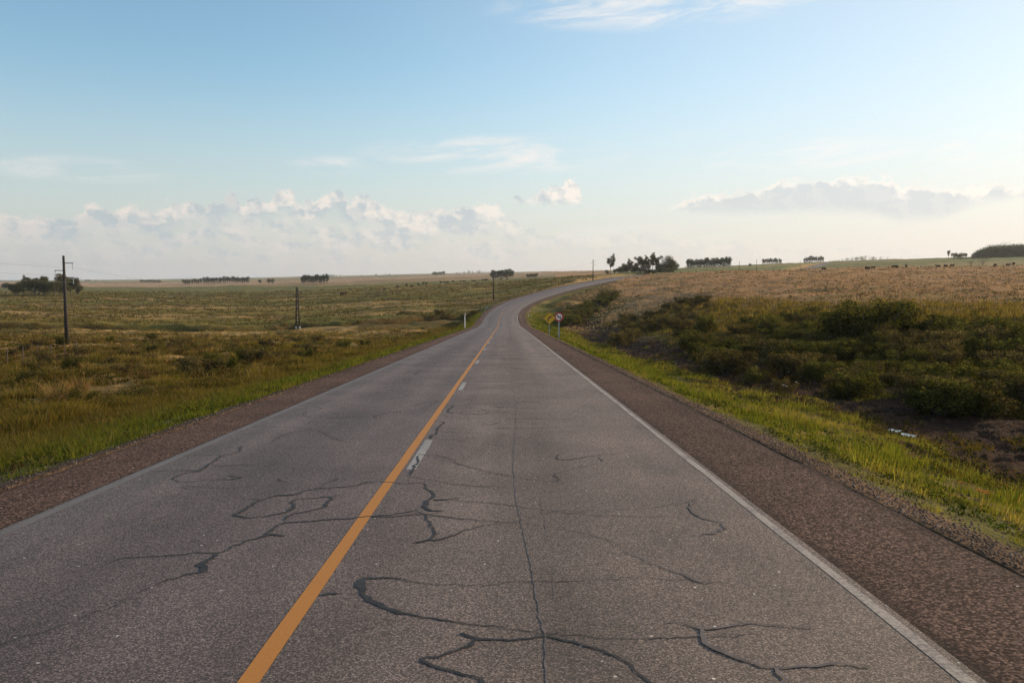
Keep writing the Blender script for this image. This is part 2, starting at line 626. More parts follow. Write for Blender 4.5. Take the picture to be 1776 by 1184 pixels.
def height(x, y, rough=True):
    x = np.asarray(x, float).ravel()
    y = np.asarray(y, float).ravel()
    z = nat_height(x, y)
    r = np.hypot(x, y)
    lat = np.full(len(x), 1e4)
    zr = np.zeros(len(x))
    near = (np.abs(x) < 130) & (y > -60) & (y < 640) | ((x > 60) & (x < 500) & (y > 450) & (y < 1150))
    if near.any():
        la, sl, zz = road_coords(x[near], y[near])
        lat[near] = la
        zr[near] = zz
    off = np.where(lat > 0, lat - 4.1, -5.9 - lat)        # distance outside the pavement
    if rough:
        k = sstep(off, 0.3, 3.0)
        far = np.clip(r / 60, 0.5, 5)
        z = z + k * (0.42 * fbm(x / 3.1, y / 3.1, 4) + np.minimum(far, 3.0) * 0.30 * fbm(x / 11 + 9, y / 11, 3))
        z = z + np.clip((r - 150) / 500, 0, 3) * 1.6 * fbm(x / 90, y / 90 + 3, 4)
    dc, sd = polyd(x, y, CREEK)
    wob = 5.0 * fbm(x / 16, y / 16, 3)
    dcw = dc * sd + wob
    tr = np.exp(-(dcw / 2.4) ** 2)
    z = z - 1.9 * tr
    z = z + (1.0 + 1.0 * fbm(x / 22 + 7, y / 22, 2)) * sstep(-dcw, 0.8, 2.8) * np.exp(-(dc / 30.0) ** 2)  # far bank a little higher
    dd, _ = polyd(x, y, DITCH)
    z = z - 0.30 * np.exp(-(dd / 2.4) ** 2)
    if rough:
        z = z + np.exp(-(dd / 4.4) ** 2) * (0.13 * fbm(x / .45, y / .6, 4) + .12 * fbm(x / 1.6, y / 2.2, 2) + .10 * fbm(x / .17, y / .3, 2))
    for k_, (px_, D_, rx, ry, sd_) in enumerate(PUDDLES):
        x_, y_ = ud(px_, D_)
        q_ = ((x - x_) / (rx * 2.2)) ** 2 + ((y - y_) / (ry * 3.0)) ** 2
        wk = np.exp(-q_)
        z = z * (1 - wk) + (puddle_level(k_) - .05 + .05 * fbm(x / .3, y / .3, 2)) * wk
    w = sstep(off, 0.0, 7.5)
    zs = zr - 0.022 - 0.05 * np.clip(off, 0, 1) - 0.16 * np.clip(off, 0, 8)
    z = np.where(lat < 1e3, zs * (1 - w) + z * w, z)
    z = np.where(off < -0.12, zr - 0.12, z)
    return z, lat, off, zr, dd, dc, sd


def hz1(x, y):
    return float(height(np.array([x]), np.array([y]))[0][0])


# ------------------------------------------------------------------ materials
def new_mat(name):
    m = bpy.data.materials.new(name)
    m.use_nodes = True
    t = NT(m.node_tree)
    t.n.clear()
    out = t.node('ShaderNodeOutputMaterial')
    b = t.node('ShaderNodeBsdfPrincipled')
    t.l.new(b.outputs[0], out.inputs[0])
    return m, t, b, out


def plain(name, col, rough=0.7, metal=0.0, var=0.18, scale=6.0, spec=0.4):
    m, t, b, out = new_mat(name)
    tc = t.node('ShaderNodeTexCoord').outputs['Object']
    n = t.noise(tc, scale, 5, 0.6)
    lo = tuple(c * (1 - var) for c in col)
    hi = tuple(min(1, c * (1 + var)) for c in col)
    t.put(b.inputs['Base Color'], t.mix(t.smooth(n, .3, .7), lo, hi))
    b.inputs['Roughness'].default_value = rough
    b.inputs['Metallic'].default_value = metal
    b.inputs['Specular IOR Level'].default_value = spec
    return m


def ground_mat():
    m, t, b, out = new_mat('ground_cover')
    pos = t.node('ShaderNodeTexCoord').outputs['Object']
    at = t.node('ShaderNodeAttribute', attribute_name='tint').outputs['Color']
    n1 = t.noise(pos, 0.9, 6, 0.62)
    n2 = t.noise(pos, 0.11, 6, 0.6)
    n3 = t.noise(pos, 7.0, 4, 0.6)
    n4 = t.noise(pos, 38.0, 4, 0.7)
    k = t.math('ADD', t.math('ADD', t.math('MULTIPLY', n1, 0.9), t.math('MULTIPLY', n2, 0.8)), t.math('ADD', t.math('MULTIPLY', n3, 0.8), t.math('MULTIPLY', n4, 0.9)))
    k = t.smooth(k, 1.25, 2.15, 0.38, 1.7)
    c = t.mix(1.0, at, t.comb(t.math('MULTIPLY', k, 1.08), k, t.math('MULTIPLY', k, 0.85)), 'MULTIPLY')
    hue = t.smooth(t.noise(pos, 0.35, 5, 0.6), 0.38, 0.64)
    c = t.mix(t.math('MULTIPLY', hue, 0.45), c, t.mix(1.0, c, (1.25, 1.0, 0.75), 'MULTIPLY'))
    t.put(b.inputs['Base Color'], c)
    b.inputs['Roughness'].default_value = 1.0
    b.inputs['Specular IOR Level'].default_value = 0.05
    bmp = t.node('ShaderNodeBump')
    bmp.inputs['Strength'].default_value = 0.9
    bmp.inputs['Distance'].default_value = 0.25
    t.put(bmp.inputs['Height'], t.math('ADD', t.math('ADD', t.math('MULTIPLY', n3, 0.5), t.math('MULTIPLY', n4, 0.12)), n1))
    t.l.new(bmp.outputs[0], b.inputs['Normal'])
    return m


def asphalt(name, base, chip, vary, shoulder=False):
    m, t, b, out = new_mat(name)
    uv = t.node('ShaderNodeUVMap').outputs[0]
    vo = t.node('ShaderNodeTexVoronoi')
    t.put(vo.inputs['Vector'], uv)
    vo.inputs['Scale'].default_value = 95 if not shoulder else 52
    chipv = t.sep(vo.outputs['Color'])[0]
    d = vo.outputs['Distance']
    n1 = t.noise(uv, 48 if not shoulder else 30, 5, 0.75)
    n0 = t.noise(uv, 0.45, 5, 0.55)
    x, y, _z = t.sep(uv)
    lanes = t.comb(t.math('MULTIPLY', x, 1.6), t.math('MULTIPLY', y, 0.03), 0)
    nl = t.noise(lanes, 1.0, 3, 0.5)
    c = t.mix(t.smooth(chipv, 0.30, 0.95), tuple(q * 0.62 for q in base), chip)
    c = t.mix(t.smooth(d, 0.25, 0.75, 0.0, 0.55), c, tuple(q * 0.4 for q in base))
    k = t.math('ADD', t.math('MULTIPLY', t.smooth(n0, .3, .7), 0.36), t.math('MULTIPLY', t.smooth(nl, .3, .7), 0.22))
    k = t.math('ADD', t.math('MULTIPLY', t.smooth(n1, 0.30, 0.72), 0.75), t.math('ADD', k, 0.42))
    c = t.mix(1.0, c, t.comb(k, k, k), 'MULTIPLY')
    # rare white stones
    v2 = t.node('ShaderNodeTexVoronoi')
    t.put(v2.inputs['Vector'], uv)
    v2.inputs['Scale'].default_value = 5.5
    sp = t.math('MULTIPLY', t.smooth(v2.outputs['Distance'], 0.045, 0.07, 1, 0), t.smooth(t.sep(v2.outputs['Color'])[1], 0.45, 0.5))
    c = t.mix(sp, c, (0.62, 0.58, 0.52))
    st = t.smooth(t.noise(t.comb(t.math('MULTIPLY', x, 1.1), t.math('MULTIPLY', y, 0.28), 3.0), 1.3, 6, 0.65, 0.6), 0.52, 0.70, 1.0, 0.80)
    c = t.mix(1.0, c, t.comb(st, st, st), 'MULTIPLY')
    if vary:
        # right lane browner and a touch paler, edges of the left lane greyer
        c = t.mix(t.math('MULTIPLY', t.smooth(x, -2.2, 0.6), 1.0), t.mix(1.0, c, (0.84, 0.84, 0.88), 'MULTIPLY'), t.mix(1.0, c, (1.14, 1.10, 1.02), 'MULTIPLY'))
        for xc, wd, am in ((-3.05, .45, .20), (0.55, .5, .17), (-4.0, .3, -.12), (-2.15, .3, -.12), (-.35, .3, -.10), (1.5, .35, -.12)):
            q_ = t.math('DIVIDE', t.math('SUBTRACT', x, xc), wd)
            g_ = t.math('EXPONENT', t.math('MULTIPLY', t.math('MULTIPLY', q_, q_), -1.0))
            g_ = t.math('SUBTRACT', 1.0, t.math('MULTIPLY', g_, am))
            c = t.mix(1.0, c, t.comb(g_, g_, g_), 'MULTIPLY')
        edge = t.smooth(x, -4.6, -3.4, 0.55, 0.0)
        c = t.mix(edge, c, t.mix(1.0, c, (0.92, 1.05, 1.05), 'MULTIPLY'))
    else:
        # tar bleeding along both margins
        if shoulder:
            e = t.math('MAXIMUM', t.smooth(x, 2.62, 2.82, 1, 0), t.smooth(x, 3.80, 3.98, 0, 1))
            e = t.math('MULTIPLY', e, t.smooth(x, 0, 0.5))
            e2 = t.math('MAXIMUM', t.smooth(x, -4.80, -4.74, 0, 1), t.smooth(x, -5.72, -5.64, 1, 0))
            e2 = t.math('MULTIPLY', e2, t.smooth(x, 0, -0.5))
            e = t.math('MULTIPLY', t.math('MAXIMUM', e, e2), t.smooth(t.noise(uv, 2.3, 5, .6), 0.35, 0.55, 0.1, 0.7))
            c = t.mix(e, c, (0.035, 0.026, 0.022))
    t.put(b.inputs['Base Color'], c)
    b.inputs['Roughness'].default_value = 0.72 if not shoulder else 0.95
    b.inputs['Specular IOR Level'].default_value = 0.34 if not shoulder else 0.08
    bmp = t.node('ShaderNodeBump')
    bmp.inputs['Strength'].default_value = 0.75
    bmp.inputs['Distance'].default_value = 0.012 if not shoulder else 0.02
    t.put(bmp.inputs['Height'], t.math('ADD', t.math('MULTIPLY', chipv, 0.6), n1))
    t.l.new(bmp.outputs[0], b.inputs['Normal'])
    return m


def paint(name, col, wear, under=(0.10, 0.09, 0.09)):
    m, t, b, out = new_mat(name)
    uv = t.node('ShaderNodeUVMap').outputs[0]
    n = t.noise(uv, 26, 6, 0.75)
    n2 = t.noise(uv, 1.2, 4, 0.6)
    k = t.smooth(t.math('ADD', t.math('MULTIPLY', n, 0.75), t.math('MULTIPLY', n2, 0.4)), wear - 0.08, wear + 0.08)
    n3 = t.noise(uv, 70, 3, 0.7)
    cc = t.mix(t.smooth(n3, .3, .7), tuple(q * 0.78 for q in col), col)
    t.put(b.inputs['Base Color'], t.mix(k, under, cc))
    b.inputs['Roughness'].default_value = 0.75
    b.inputs['Specular IOR Level'].default_value = 0.3
    return m


def leaf_mat(name, trans=0.45, sat=(1.1, 1.15, 0.6)):
    m = bpy.data.materials.new(name)
    m.use_nodes = True
    t = NT(m.node_tree)
    t.n.clear()
    out = t.node('ShaderNodeOutputMaterial')
    at = t.node('ShaderNodeAttribute', attribute_name='tint').outputs['Color']
    rnd = t.node('ShaderNodeObjectInfo').outputs['Random']
    k = t.smooth(rnd, 0.0, 1.0, 0.75, 1.25)
    c = t.mix(1.0, at, t.comb(t.math('MULTIPLY', k, 1.02), k, t.math('MULTIPLY', k, 0.85)), 'MULTIPLY')
    d = t.node('ShaderNodeBsdfDiffuse')
    tr = t.node('ShaderNodeBsdfTranslucent')
    t.put(d.inputs[0], c)
    t.put(tr.inputs[0], t.mix(1.0, c, sat, 'MULTIPLY'))
    mx = t.node('ShaderNodeMixShader')
    mx.inputs[0].default_value = trans
    t.l.new(d.outputs[0], mx.inputs[1])
    t.l.new(tr.outputs[0], mx.inputs[2])
    t.l.new(mx.outputs[0], out.inputs[0])
    return m


M = {
    'dry': leaf_mat('dry_grass_blades', 0.25, (1.0, 1.0, 0.9)),
    'ground': ground_mat(),
    'asphalt': asphalt('asphalt', (0.130, 0.095, 0.083), (0.285, 0.216, 0.187), True),
    'shoulder': asphalt('shoulder_chips', (0.078, 0.047, 0.037), (0.240, 0.148, 0.112), False, True),
    'orange': paint('orange_paint', (0.48, 0.195, 0.038), 0.41),
    'white_worn': paint('worn_white_paint', (0.34, 0.31, 0.29), 0.52),
    'white_faint': paint('faint_white_paint', (0.42, 0.35, 0.29), 0.55, (0.17, 0.14, 0.13)),
    'white_gone': paint('almost_gone_white_paint', (0.175, 0.155, 0.145), 0.58, (0.12, 0.10, 0.095)),
    'tar': plain('tar', (0.036, 0.036, 0.038), 0.8, var=0.3, scale=9, spec=0.2),
    'tar_old': plain('old_tar', (0.130, 0.108, 0.102), 0.85, var=0.3, scale=9, spec=0.2),
    'grass': leaf_mat('grass_blades', 0.50, (1.25, 1.25, 0.5)),
    'leaf': leaf_mat('foliage', 0.40),
    'bark': plain('bark', (0.12, 0.095, 0.075), 0.9, scale=3),
    'concrete': plain('pole_concrete', (0.036, 0.029, 0.026), 0.85, scale=2),
    'pale_concrete': plain('pale_concrete', (0.42, 0.40, 0.37), 0.85, scale=3),
    'dark_steel': plain('dark_steel', (0.05, 0.045, 0.045), 0.6),
    'glass_ins': plain('insulator_glass', (0.36, 0.40, 0.38), 0.3),
    'wire': plain('wire_metal', (0.16, 0.15, 0.14), 0.7, 0.0),
    'wood': plain('weathered_wood', (0.085, 0.062, 0.045), 0.9),
    'yellow': plain('sign_yellow', (0.72, 0.37, 0.02), 0.5, var=0.05),
    'black': plain('sign_black', (0.015, 0.015, 0.015), 0.5),
    'sign_white': plain('sign_white', (0.80, 0.73, 0.70), 0.5, var=0.05),
    'red': plain('sign_red', (0.48, 0.025, 0.03), 0.5, var=0.05),
    'post_white': plain('post_white', (0.62, 0.62, 0.62), 0.6, var=0.1),
    'galv': plain('galvanised_post', (0.33, 0.34, 0.36), 0.5, 0.3),
    'hide': plain('dark_cow_hide', (0.022, 0.014, 0.010), 1.0, var=0.3, scale=2, spec=0.0),
    'hide_red': plain('red_cow_hide', (0.06, 0.028, 0.016), 1.0, var=0.3, scale=2, spec=0.0),
    'white_petal': plain('white_petals', (0.7, 0.7, 0.66), 0.8),
    'orange_petal': plain('orange_petals', (0.75, 0.22, 0.02), 0.8),
}


def water_mat():
    m, t, b, out = new_mat('bog_water')
    tc = t.node('ShaderNodeTexCoord').outputs['Object']
    b.inputs['Base Color'].default_value = (0.02, 0.018, 0.014, 1)
    b.inputs['Roughness'].default_value = 0.10
    b.inputs['Specular IOR Level'].default_value = 0.6
    bmp = t.node('ShaderNodeBump')
    bmp.inputs['Strength'].default_value = 0.12
    bmp.inputs['Distance'].default_value = 0.02
    t.put(bmp.inputs['Height'], t.noise(tc, 6, 3))
    t.l.new(bmp.outputs[0], b.inputs['Normal'])
    return m


M['water'] = water_mat()
_m, _t, _b, _o = new_mat('loose_stone')
_t.put(_b.inputs['Base Color'], _t.node('ShaderNodeAttribute', attribute_name='tint').outputs['Color'])
_b.inputs['Roughness'].default_value = 1.0
_b.inputs['Specular IOR Level'].default_value = 0.05
M['stone'] = _m

# ------------------------------------------------------------------ ground sheet


def col(*c):
    return np.array(c, float)


C_OLIVE = col(.110, .080, .030)
C_GREEN = col(.060, .062, .022)
C_VERGE = col(.095, .095, .030)
C_TAN = col(.360, .220, .125)
C_PINK = col(.330, .235, .175)
C_DRY = col(.270, .190, .090)
C_MUD = col(.042, .025, .019)
C_GRAV = col(.105, .075, .058)
C_HILL = col(.135, .160, .070)
C_BANK = col(.045, .040, .018)


def lerp(a, b, k):
    return a * (1 - k[:, None]) + b * k[:, None]


def cover(x, y, z, lat, off, dd, dc, sd):
    """land-cover colour by place"""
    n = len(x)
    u = x / np.maximum(y, 1)
    px = 888 + 1400 * u
    D = np.maximum(y, 1)
    n1 = fbm(x / 9 + 4, y / 14, 4)
    n2 = fbm(x / 45, y / 45 + 8, 4)
    n3 = fbm(x / 260 + 2, y / 120, 4)
    left = (px < 960) | ((D > 400) & (px < 1100))
    c = np.tile(C_OLIVE, (n, 1))
    c = lerp(c, C_DRY, sstep(n1 + n2 * .6, 0.05, 0.35))
    c = lerp(c, C_GREEN, sstep(-n1 + n2 * .5, 0.05, 0.35) * .7)
    # ---- left: dry strip before the creek, then the olive field, pink stubble far away
    L = left & (D > 100)
    dry = L * sstep(D, 112, 128) * (sd > 0) * sstep(n1, -.35, 0.0)
    c = lerp(c, C_DRY * 1.15, dry * .8 * (px < 620))
    field = (left & ((sd < 0) | (px > 950)) & (D > 150)) * sstep(dc, 1.0, 4)
    fc = lerp(np.tile(col(.165, .130, .040), (n, 1)), col(.120, .115, .036), sstep(n3, -.1, .3))
    fc = lerp(fc, C_DRY * .95, sstep(fbm(x / 150, y / 16, 4), .0, .28) * .85)
    fc = lerp(fc, col(.055, .042, .018), sstep(fbm(x / 80 + 30, y / 6, 3), .16, .34) * .9)
    fc = lerp(fc, col(.115, .125, .05), sstep(D, 600, 700) * .9)
    pinkb = sstep(D, 950 + 120 * np.sin(u * 9), 1050 + 120 * np.sin(u * 9))
    pk = lerp(np.tile(C_PINK, (n, 1)), col(.22, .17, .10), sstep(n3, 0.0, .25))
    fc = lerp(fc, pk, pinkb)
    fc = lerp(fc, C_HILL * 1.05, sstep(D, 1900, 2300) * (fbm(x / 700, y / 500, 3) > -.05) * .8)
    c = lerp(c, fc, np.clip(field, 0, 1))
    # ---- right: tan field
    R = (px >= 960)
    edge = 150 - 62 * sstep(px, 1130, 1500) + 25 * n1
    tan = R * sstep(D + 30 * n1, edge - 25, edge + 50) * sstep(px, 1080 - 0.18 * (D - 150), 1110 - 0.18 * (D - 150))
    tc = lerp(np.tile(C_TAN, (n, 1)), col(.16, .125, .055), sstep(fbm(x / 30, y / 6, 4) + n2 * .5, 0.08, .38) * .85)
    c = lerp(c, tc, tan)
    hill = R * sstep(D, 400, 470) * sstep(px, 1010, 1110)
    hc = lerp(np.tile(C_HILL, (n, 1)), col(.24, .20, .10), sstep(n3 + (px - 1500) / 900, 0.0, .35))
    c = lerp(c, hc, hill)
    # far bank of the ditch, under the shrubs
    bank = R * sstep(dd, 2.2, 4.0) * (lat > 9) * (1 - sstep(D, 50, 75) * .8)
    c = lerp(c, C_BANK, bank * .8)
    # ---- mud in the ditch
    mud = sstep(5.0 - dd + 3.0 * fbm(x / 2.2, y / 3.0, 4), 0.2, 1.4) * (y < 190)
    c = lerp(c, C_MUD, mud)
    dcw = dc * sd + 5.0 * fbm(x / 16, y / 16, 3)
    bank_shade = np.exp(-((dcw + 1.0) / 2.6) ** 2) * (.85 + .8 * fbm(x / 9, y / 5, 3))
    c = lerp(c, col(.014, .011, .007), np.clip(bank_shade, 0, 1) * .9)  # creek's far bank: bare soil, with its shade painted in near-black
    # ---- verges: fresh grass close to the road, then a strip of gravel
    vg = (1 - sstep(off, 4.0, 7.0)) * (lat < 1e3)
    vc = lerp(np.tile(C_VERGE, (n, 1)), C_DRY, sstep(n1, .1, .4) * .6)
    vc = lerp(vc, C_DRY * 1.1, sstep(y, 225, 250) * (lat < 0))
    c = lerp(c, vc, np.clip(vg, 0, 1))
    gr = (1 - sstep(off + .35 * vnoise(x / .7, y / .9), 0.35, 0.75)) * (lat < 1e3)
    c = lerp(c, C_GRAV, np.clip(gr, 0, 1))
    return c


def build_ground():
    inner = np.radians(np.arange(-44, 44.001, 0.13))
    outer = np.radians(np.concatenate([np.arange(46, 180, 4.0)]))
    azs = np.concatenate([-outer[::-1], inner, outer])
    rs = [2.2]
    while rs[-1] < 7500:
        rs.append(rs[-1] * (1.0075 if rs[-1] < 60 else 1.0045 if 155 < rs[-1] < 245 else 1.012 if rs[-1] < 700 else 1.03))
    rs = np.array(rs)
    A, R = np.meshgrid(azs, rs)
    x, y = (R * np.sin(A)).ravel(), (R * np.cos(A)).ravel()
    z, lat, off, zr, dd, dc, sd = height(x, y)
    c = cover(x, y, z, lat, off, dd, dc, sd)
    nr, na = R.shape
    idx = np.arange(nr * na).reshape(nr, na)
    a = idx[:-1, :]
    b = np.roll(idx, -1, 1)[:-1, :]
    cc_ = np.roll(idx, -1, 1)[1:, :]
    d = idx[1:, :]
    quads = np.stack([a, b, cc_, d], -1).reshape(-1, 4)[:, ::-1]
    n = len(x)
    v = np.stack([x, y, z], 1)
    v = np.vstack([v, [[0, 0, -0.12]]])
    cen = np.stack([idx[0], np.roll(idx[0], -1), np.full(na, n)], 1)[:, ::-1]
    flat = np.concatenate([quads.ravel(), cen.ravel()])
    cnt = np.concatenate([np.full(len(quads), 4), np.full(na, 3)])
    c = np.vstack([c, [C_GRAV]])
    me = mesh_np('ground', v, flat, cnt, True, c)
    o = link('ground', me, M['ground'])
    tag(o, kind='structure')
    return o


build_ground()

# ------------------------------------------------------------------ road sheets


def strip(name, mat, t0, t1, s0, s1, lift, n_lat=1, parent=None, jag=0.0, seed=0, outer_only=False):
    m = (SLEN >= s0 - 0.01) & (SLEN <= s1 + 0.01)
    p, rt, sl, bk = PATH[m], RIGHT[m], SLEN[m], BANK[m]
    if s1 - s0 < 20:                                   # fine steps for short marks
        sl2 = np.arange(s0, s1 + 1e-6, 0.5)
        p = np.stack([np.interp(sl2, SLEN, PATH[:, k]) for k in range(3)], 1)
        rt = np.stack([np.interp(sl2, SLEN, RIGHT[:, k]) for k in range(2)], 1)
        bk = np.interp(sl2, SLEN, BANK)
        sl = sl2
    ts = np.linspace(t0, t1, n_lat + 1)
    vs, uv = [], []
    for k, t_ in enumerate(ts):
        tt = np.full(len(p), t_)
        if jag and k in ((n_lat,) if outer_only else (0, n_lat)):
            tt = tt + jag * fbm(sl / 0.9 + seed + k * 31, sl * 0 + 3.3, 3)
        vs.append(np.stack([p[:, 0] + rt[:, 0] * tt, p[:, 1] + rt[:, 1] * tt, p[:, 2] - bk * np.clip(tt + 1.05, -7, 7) + lift], 1))
        uv.append(np.stack([tt, sl], 1))
    V = np.stack(vs, 1).reshape(-1, 3)
    UV = np.stack(uv, 1).reshape(-1, 2)
    k = n_lat + 1
    i = np.arange(len(p) - 1)[:, None] * k + np.arange(n_lat)[None, :]
    q = np.stack([i, i + 1, i + 1 + k, i + k], -1).reshape(-1, 4)
    me = mesh_np(name, V, q.ravel(), np.full(len(q), 4), False, None, UV)
    return link(name, me, mat, parent)


SMAX = float(SLEN[-1])
road = strip('road', M['asphalt'], -4.72, 2.62, -30, SMAX, 0.0, 8)
tag(road, kind='structure')
sh = strip('shoulder', M['shoulder'], 2.58, 3.98, -30, SMAX, -0.006, 3, road, 0.10, 5, True)
sh2 = strip('shoulder', M['shoulder'], -4.68, -5.72, -30, SMAX, -0.006, 3, road, 0.08, 9, True)
# the left shoulder's faces come out upside down: flip
bm = bmesh.new()
bm.from_mesh(sh2.data)
bmesh.ops.reverse_faces(bm, faces=bm.faces)
bm.to_mesh(sh2.data)
bm.free()
strip('orange_line', M['orange'], -1.465, -1.345, -30, 205, 0.003, 1, road, 0.008, 2)
strip('edge_line', M['white_faint'], 2.475, 2.56, -30, 190, 0.003, 1, road, 0.02, 3)
strip('edge_line', M['white_gone'], -4.68, -4.56, -30, 190, 0.003, 1, road, 0.012, 4)
for s0 in (10.3, 21.3, 33.0, 45.0, 57.0, 69.0):
    strip('white_dash', M['white_worn'], -1.30, -1.17, s0, s0 + 2.8, 0.003, 1, road, 0.01, int(s0))


# ---- sealed cracks: ribbons laid on the road surface
def on_road(px, py):
    x, z = ray(px, py)
    D = -EYE / (z - GRADE)
    return np.array((x * D, D))


WOB = 0.032


def ribbon(points, widths, lift):
    pts = catmull([(x, y, 0) for x, y in points], 0.035)[:, :2]
    n = len(pts)
    if n < 3:
        return None
    ca = np.array(points)
    cl = np.concatenate([[0], np.cumsum(np.hypot(*np.diff(ca, axis=0).T))])
    sa = np.concatenate([[0], np.cumsum(np.hypot(*np.diff(pts, axis=0).T))])
    fr = np.interp(sa / sa[-1], cl / cl[-1], np.linspace(0, 1, len(ca)))
    w = np.interp(fr, np.linspace(0, 1, len(widths)), widths)
    ph = rng.random() * 100
    a = np.arange(n) * 0.14
    wob = WOB * np.stack([fbm(a * 1.4 + ph, a * 0 + 1.5, 4, .7), fbm(a * 1.4 + ph, a * 0 + 9.5, 4, .7)], 1)
    pts = pts + wob * 1.6
    w = w * (1 + 0.7 * vnoise(a * 1.3 + ph, a * 0 + 4.5) + .9 * vnoise(a * 5 + ph, a * 0 + 14.5))
    d = np.gradient(pts, axis=0)
    d /= (np.linalg.norm(d, axis=1)[:, None] + 1e-9)
    nn = np.stack([-d[:, 1], d[:, 0]], 1)
    Lp, Rp = pts + nn * w[:, None] / 2, pts - nn * w[:, None] / 2
    V = np.stack([Lp, Rp], 1).reshape(-1, 2)
    z = GRADE * V[:, 1] + lift
    V = np.column_stack([V, z])
    i = np.arange(n - 1) * 2
    q = np.stack([i + 1, i + 3, i + 2, i], 1)
    return V, q


def cracks(name, lines, mat, lift):
    Vs, Qs, o = [], [], 0
    for k, (ws, pp) in enumerate(lines):
        r = ribbon(pp, ws, lift + (k % 9) * 0.0003)
        if r is None:
            continue
        Vs.append(r[0])
        Qs.append(r[1] + o)
        o += len(r[0])
    V, Q = np.vstack(Vs), np.vstack(Qs)
    me = mesh_np(name, V, Q.ravel(), np.full(len(Q), 4))
    return link(name, me, mat, road)


def px_line(ws, pts):
    return ([w * 0.50 for w in ws], [tuple(on_road(*p)) for p in pts])


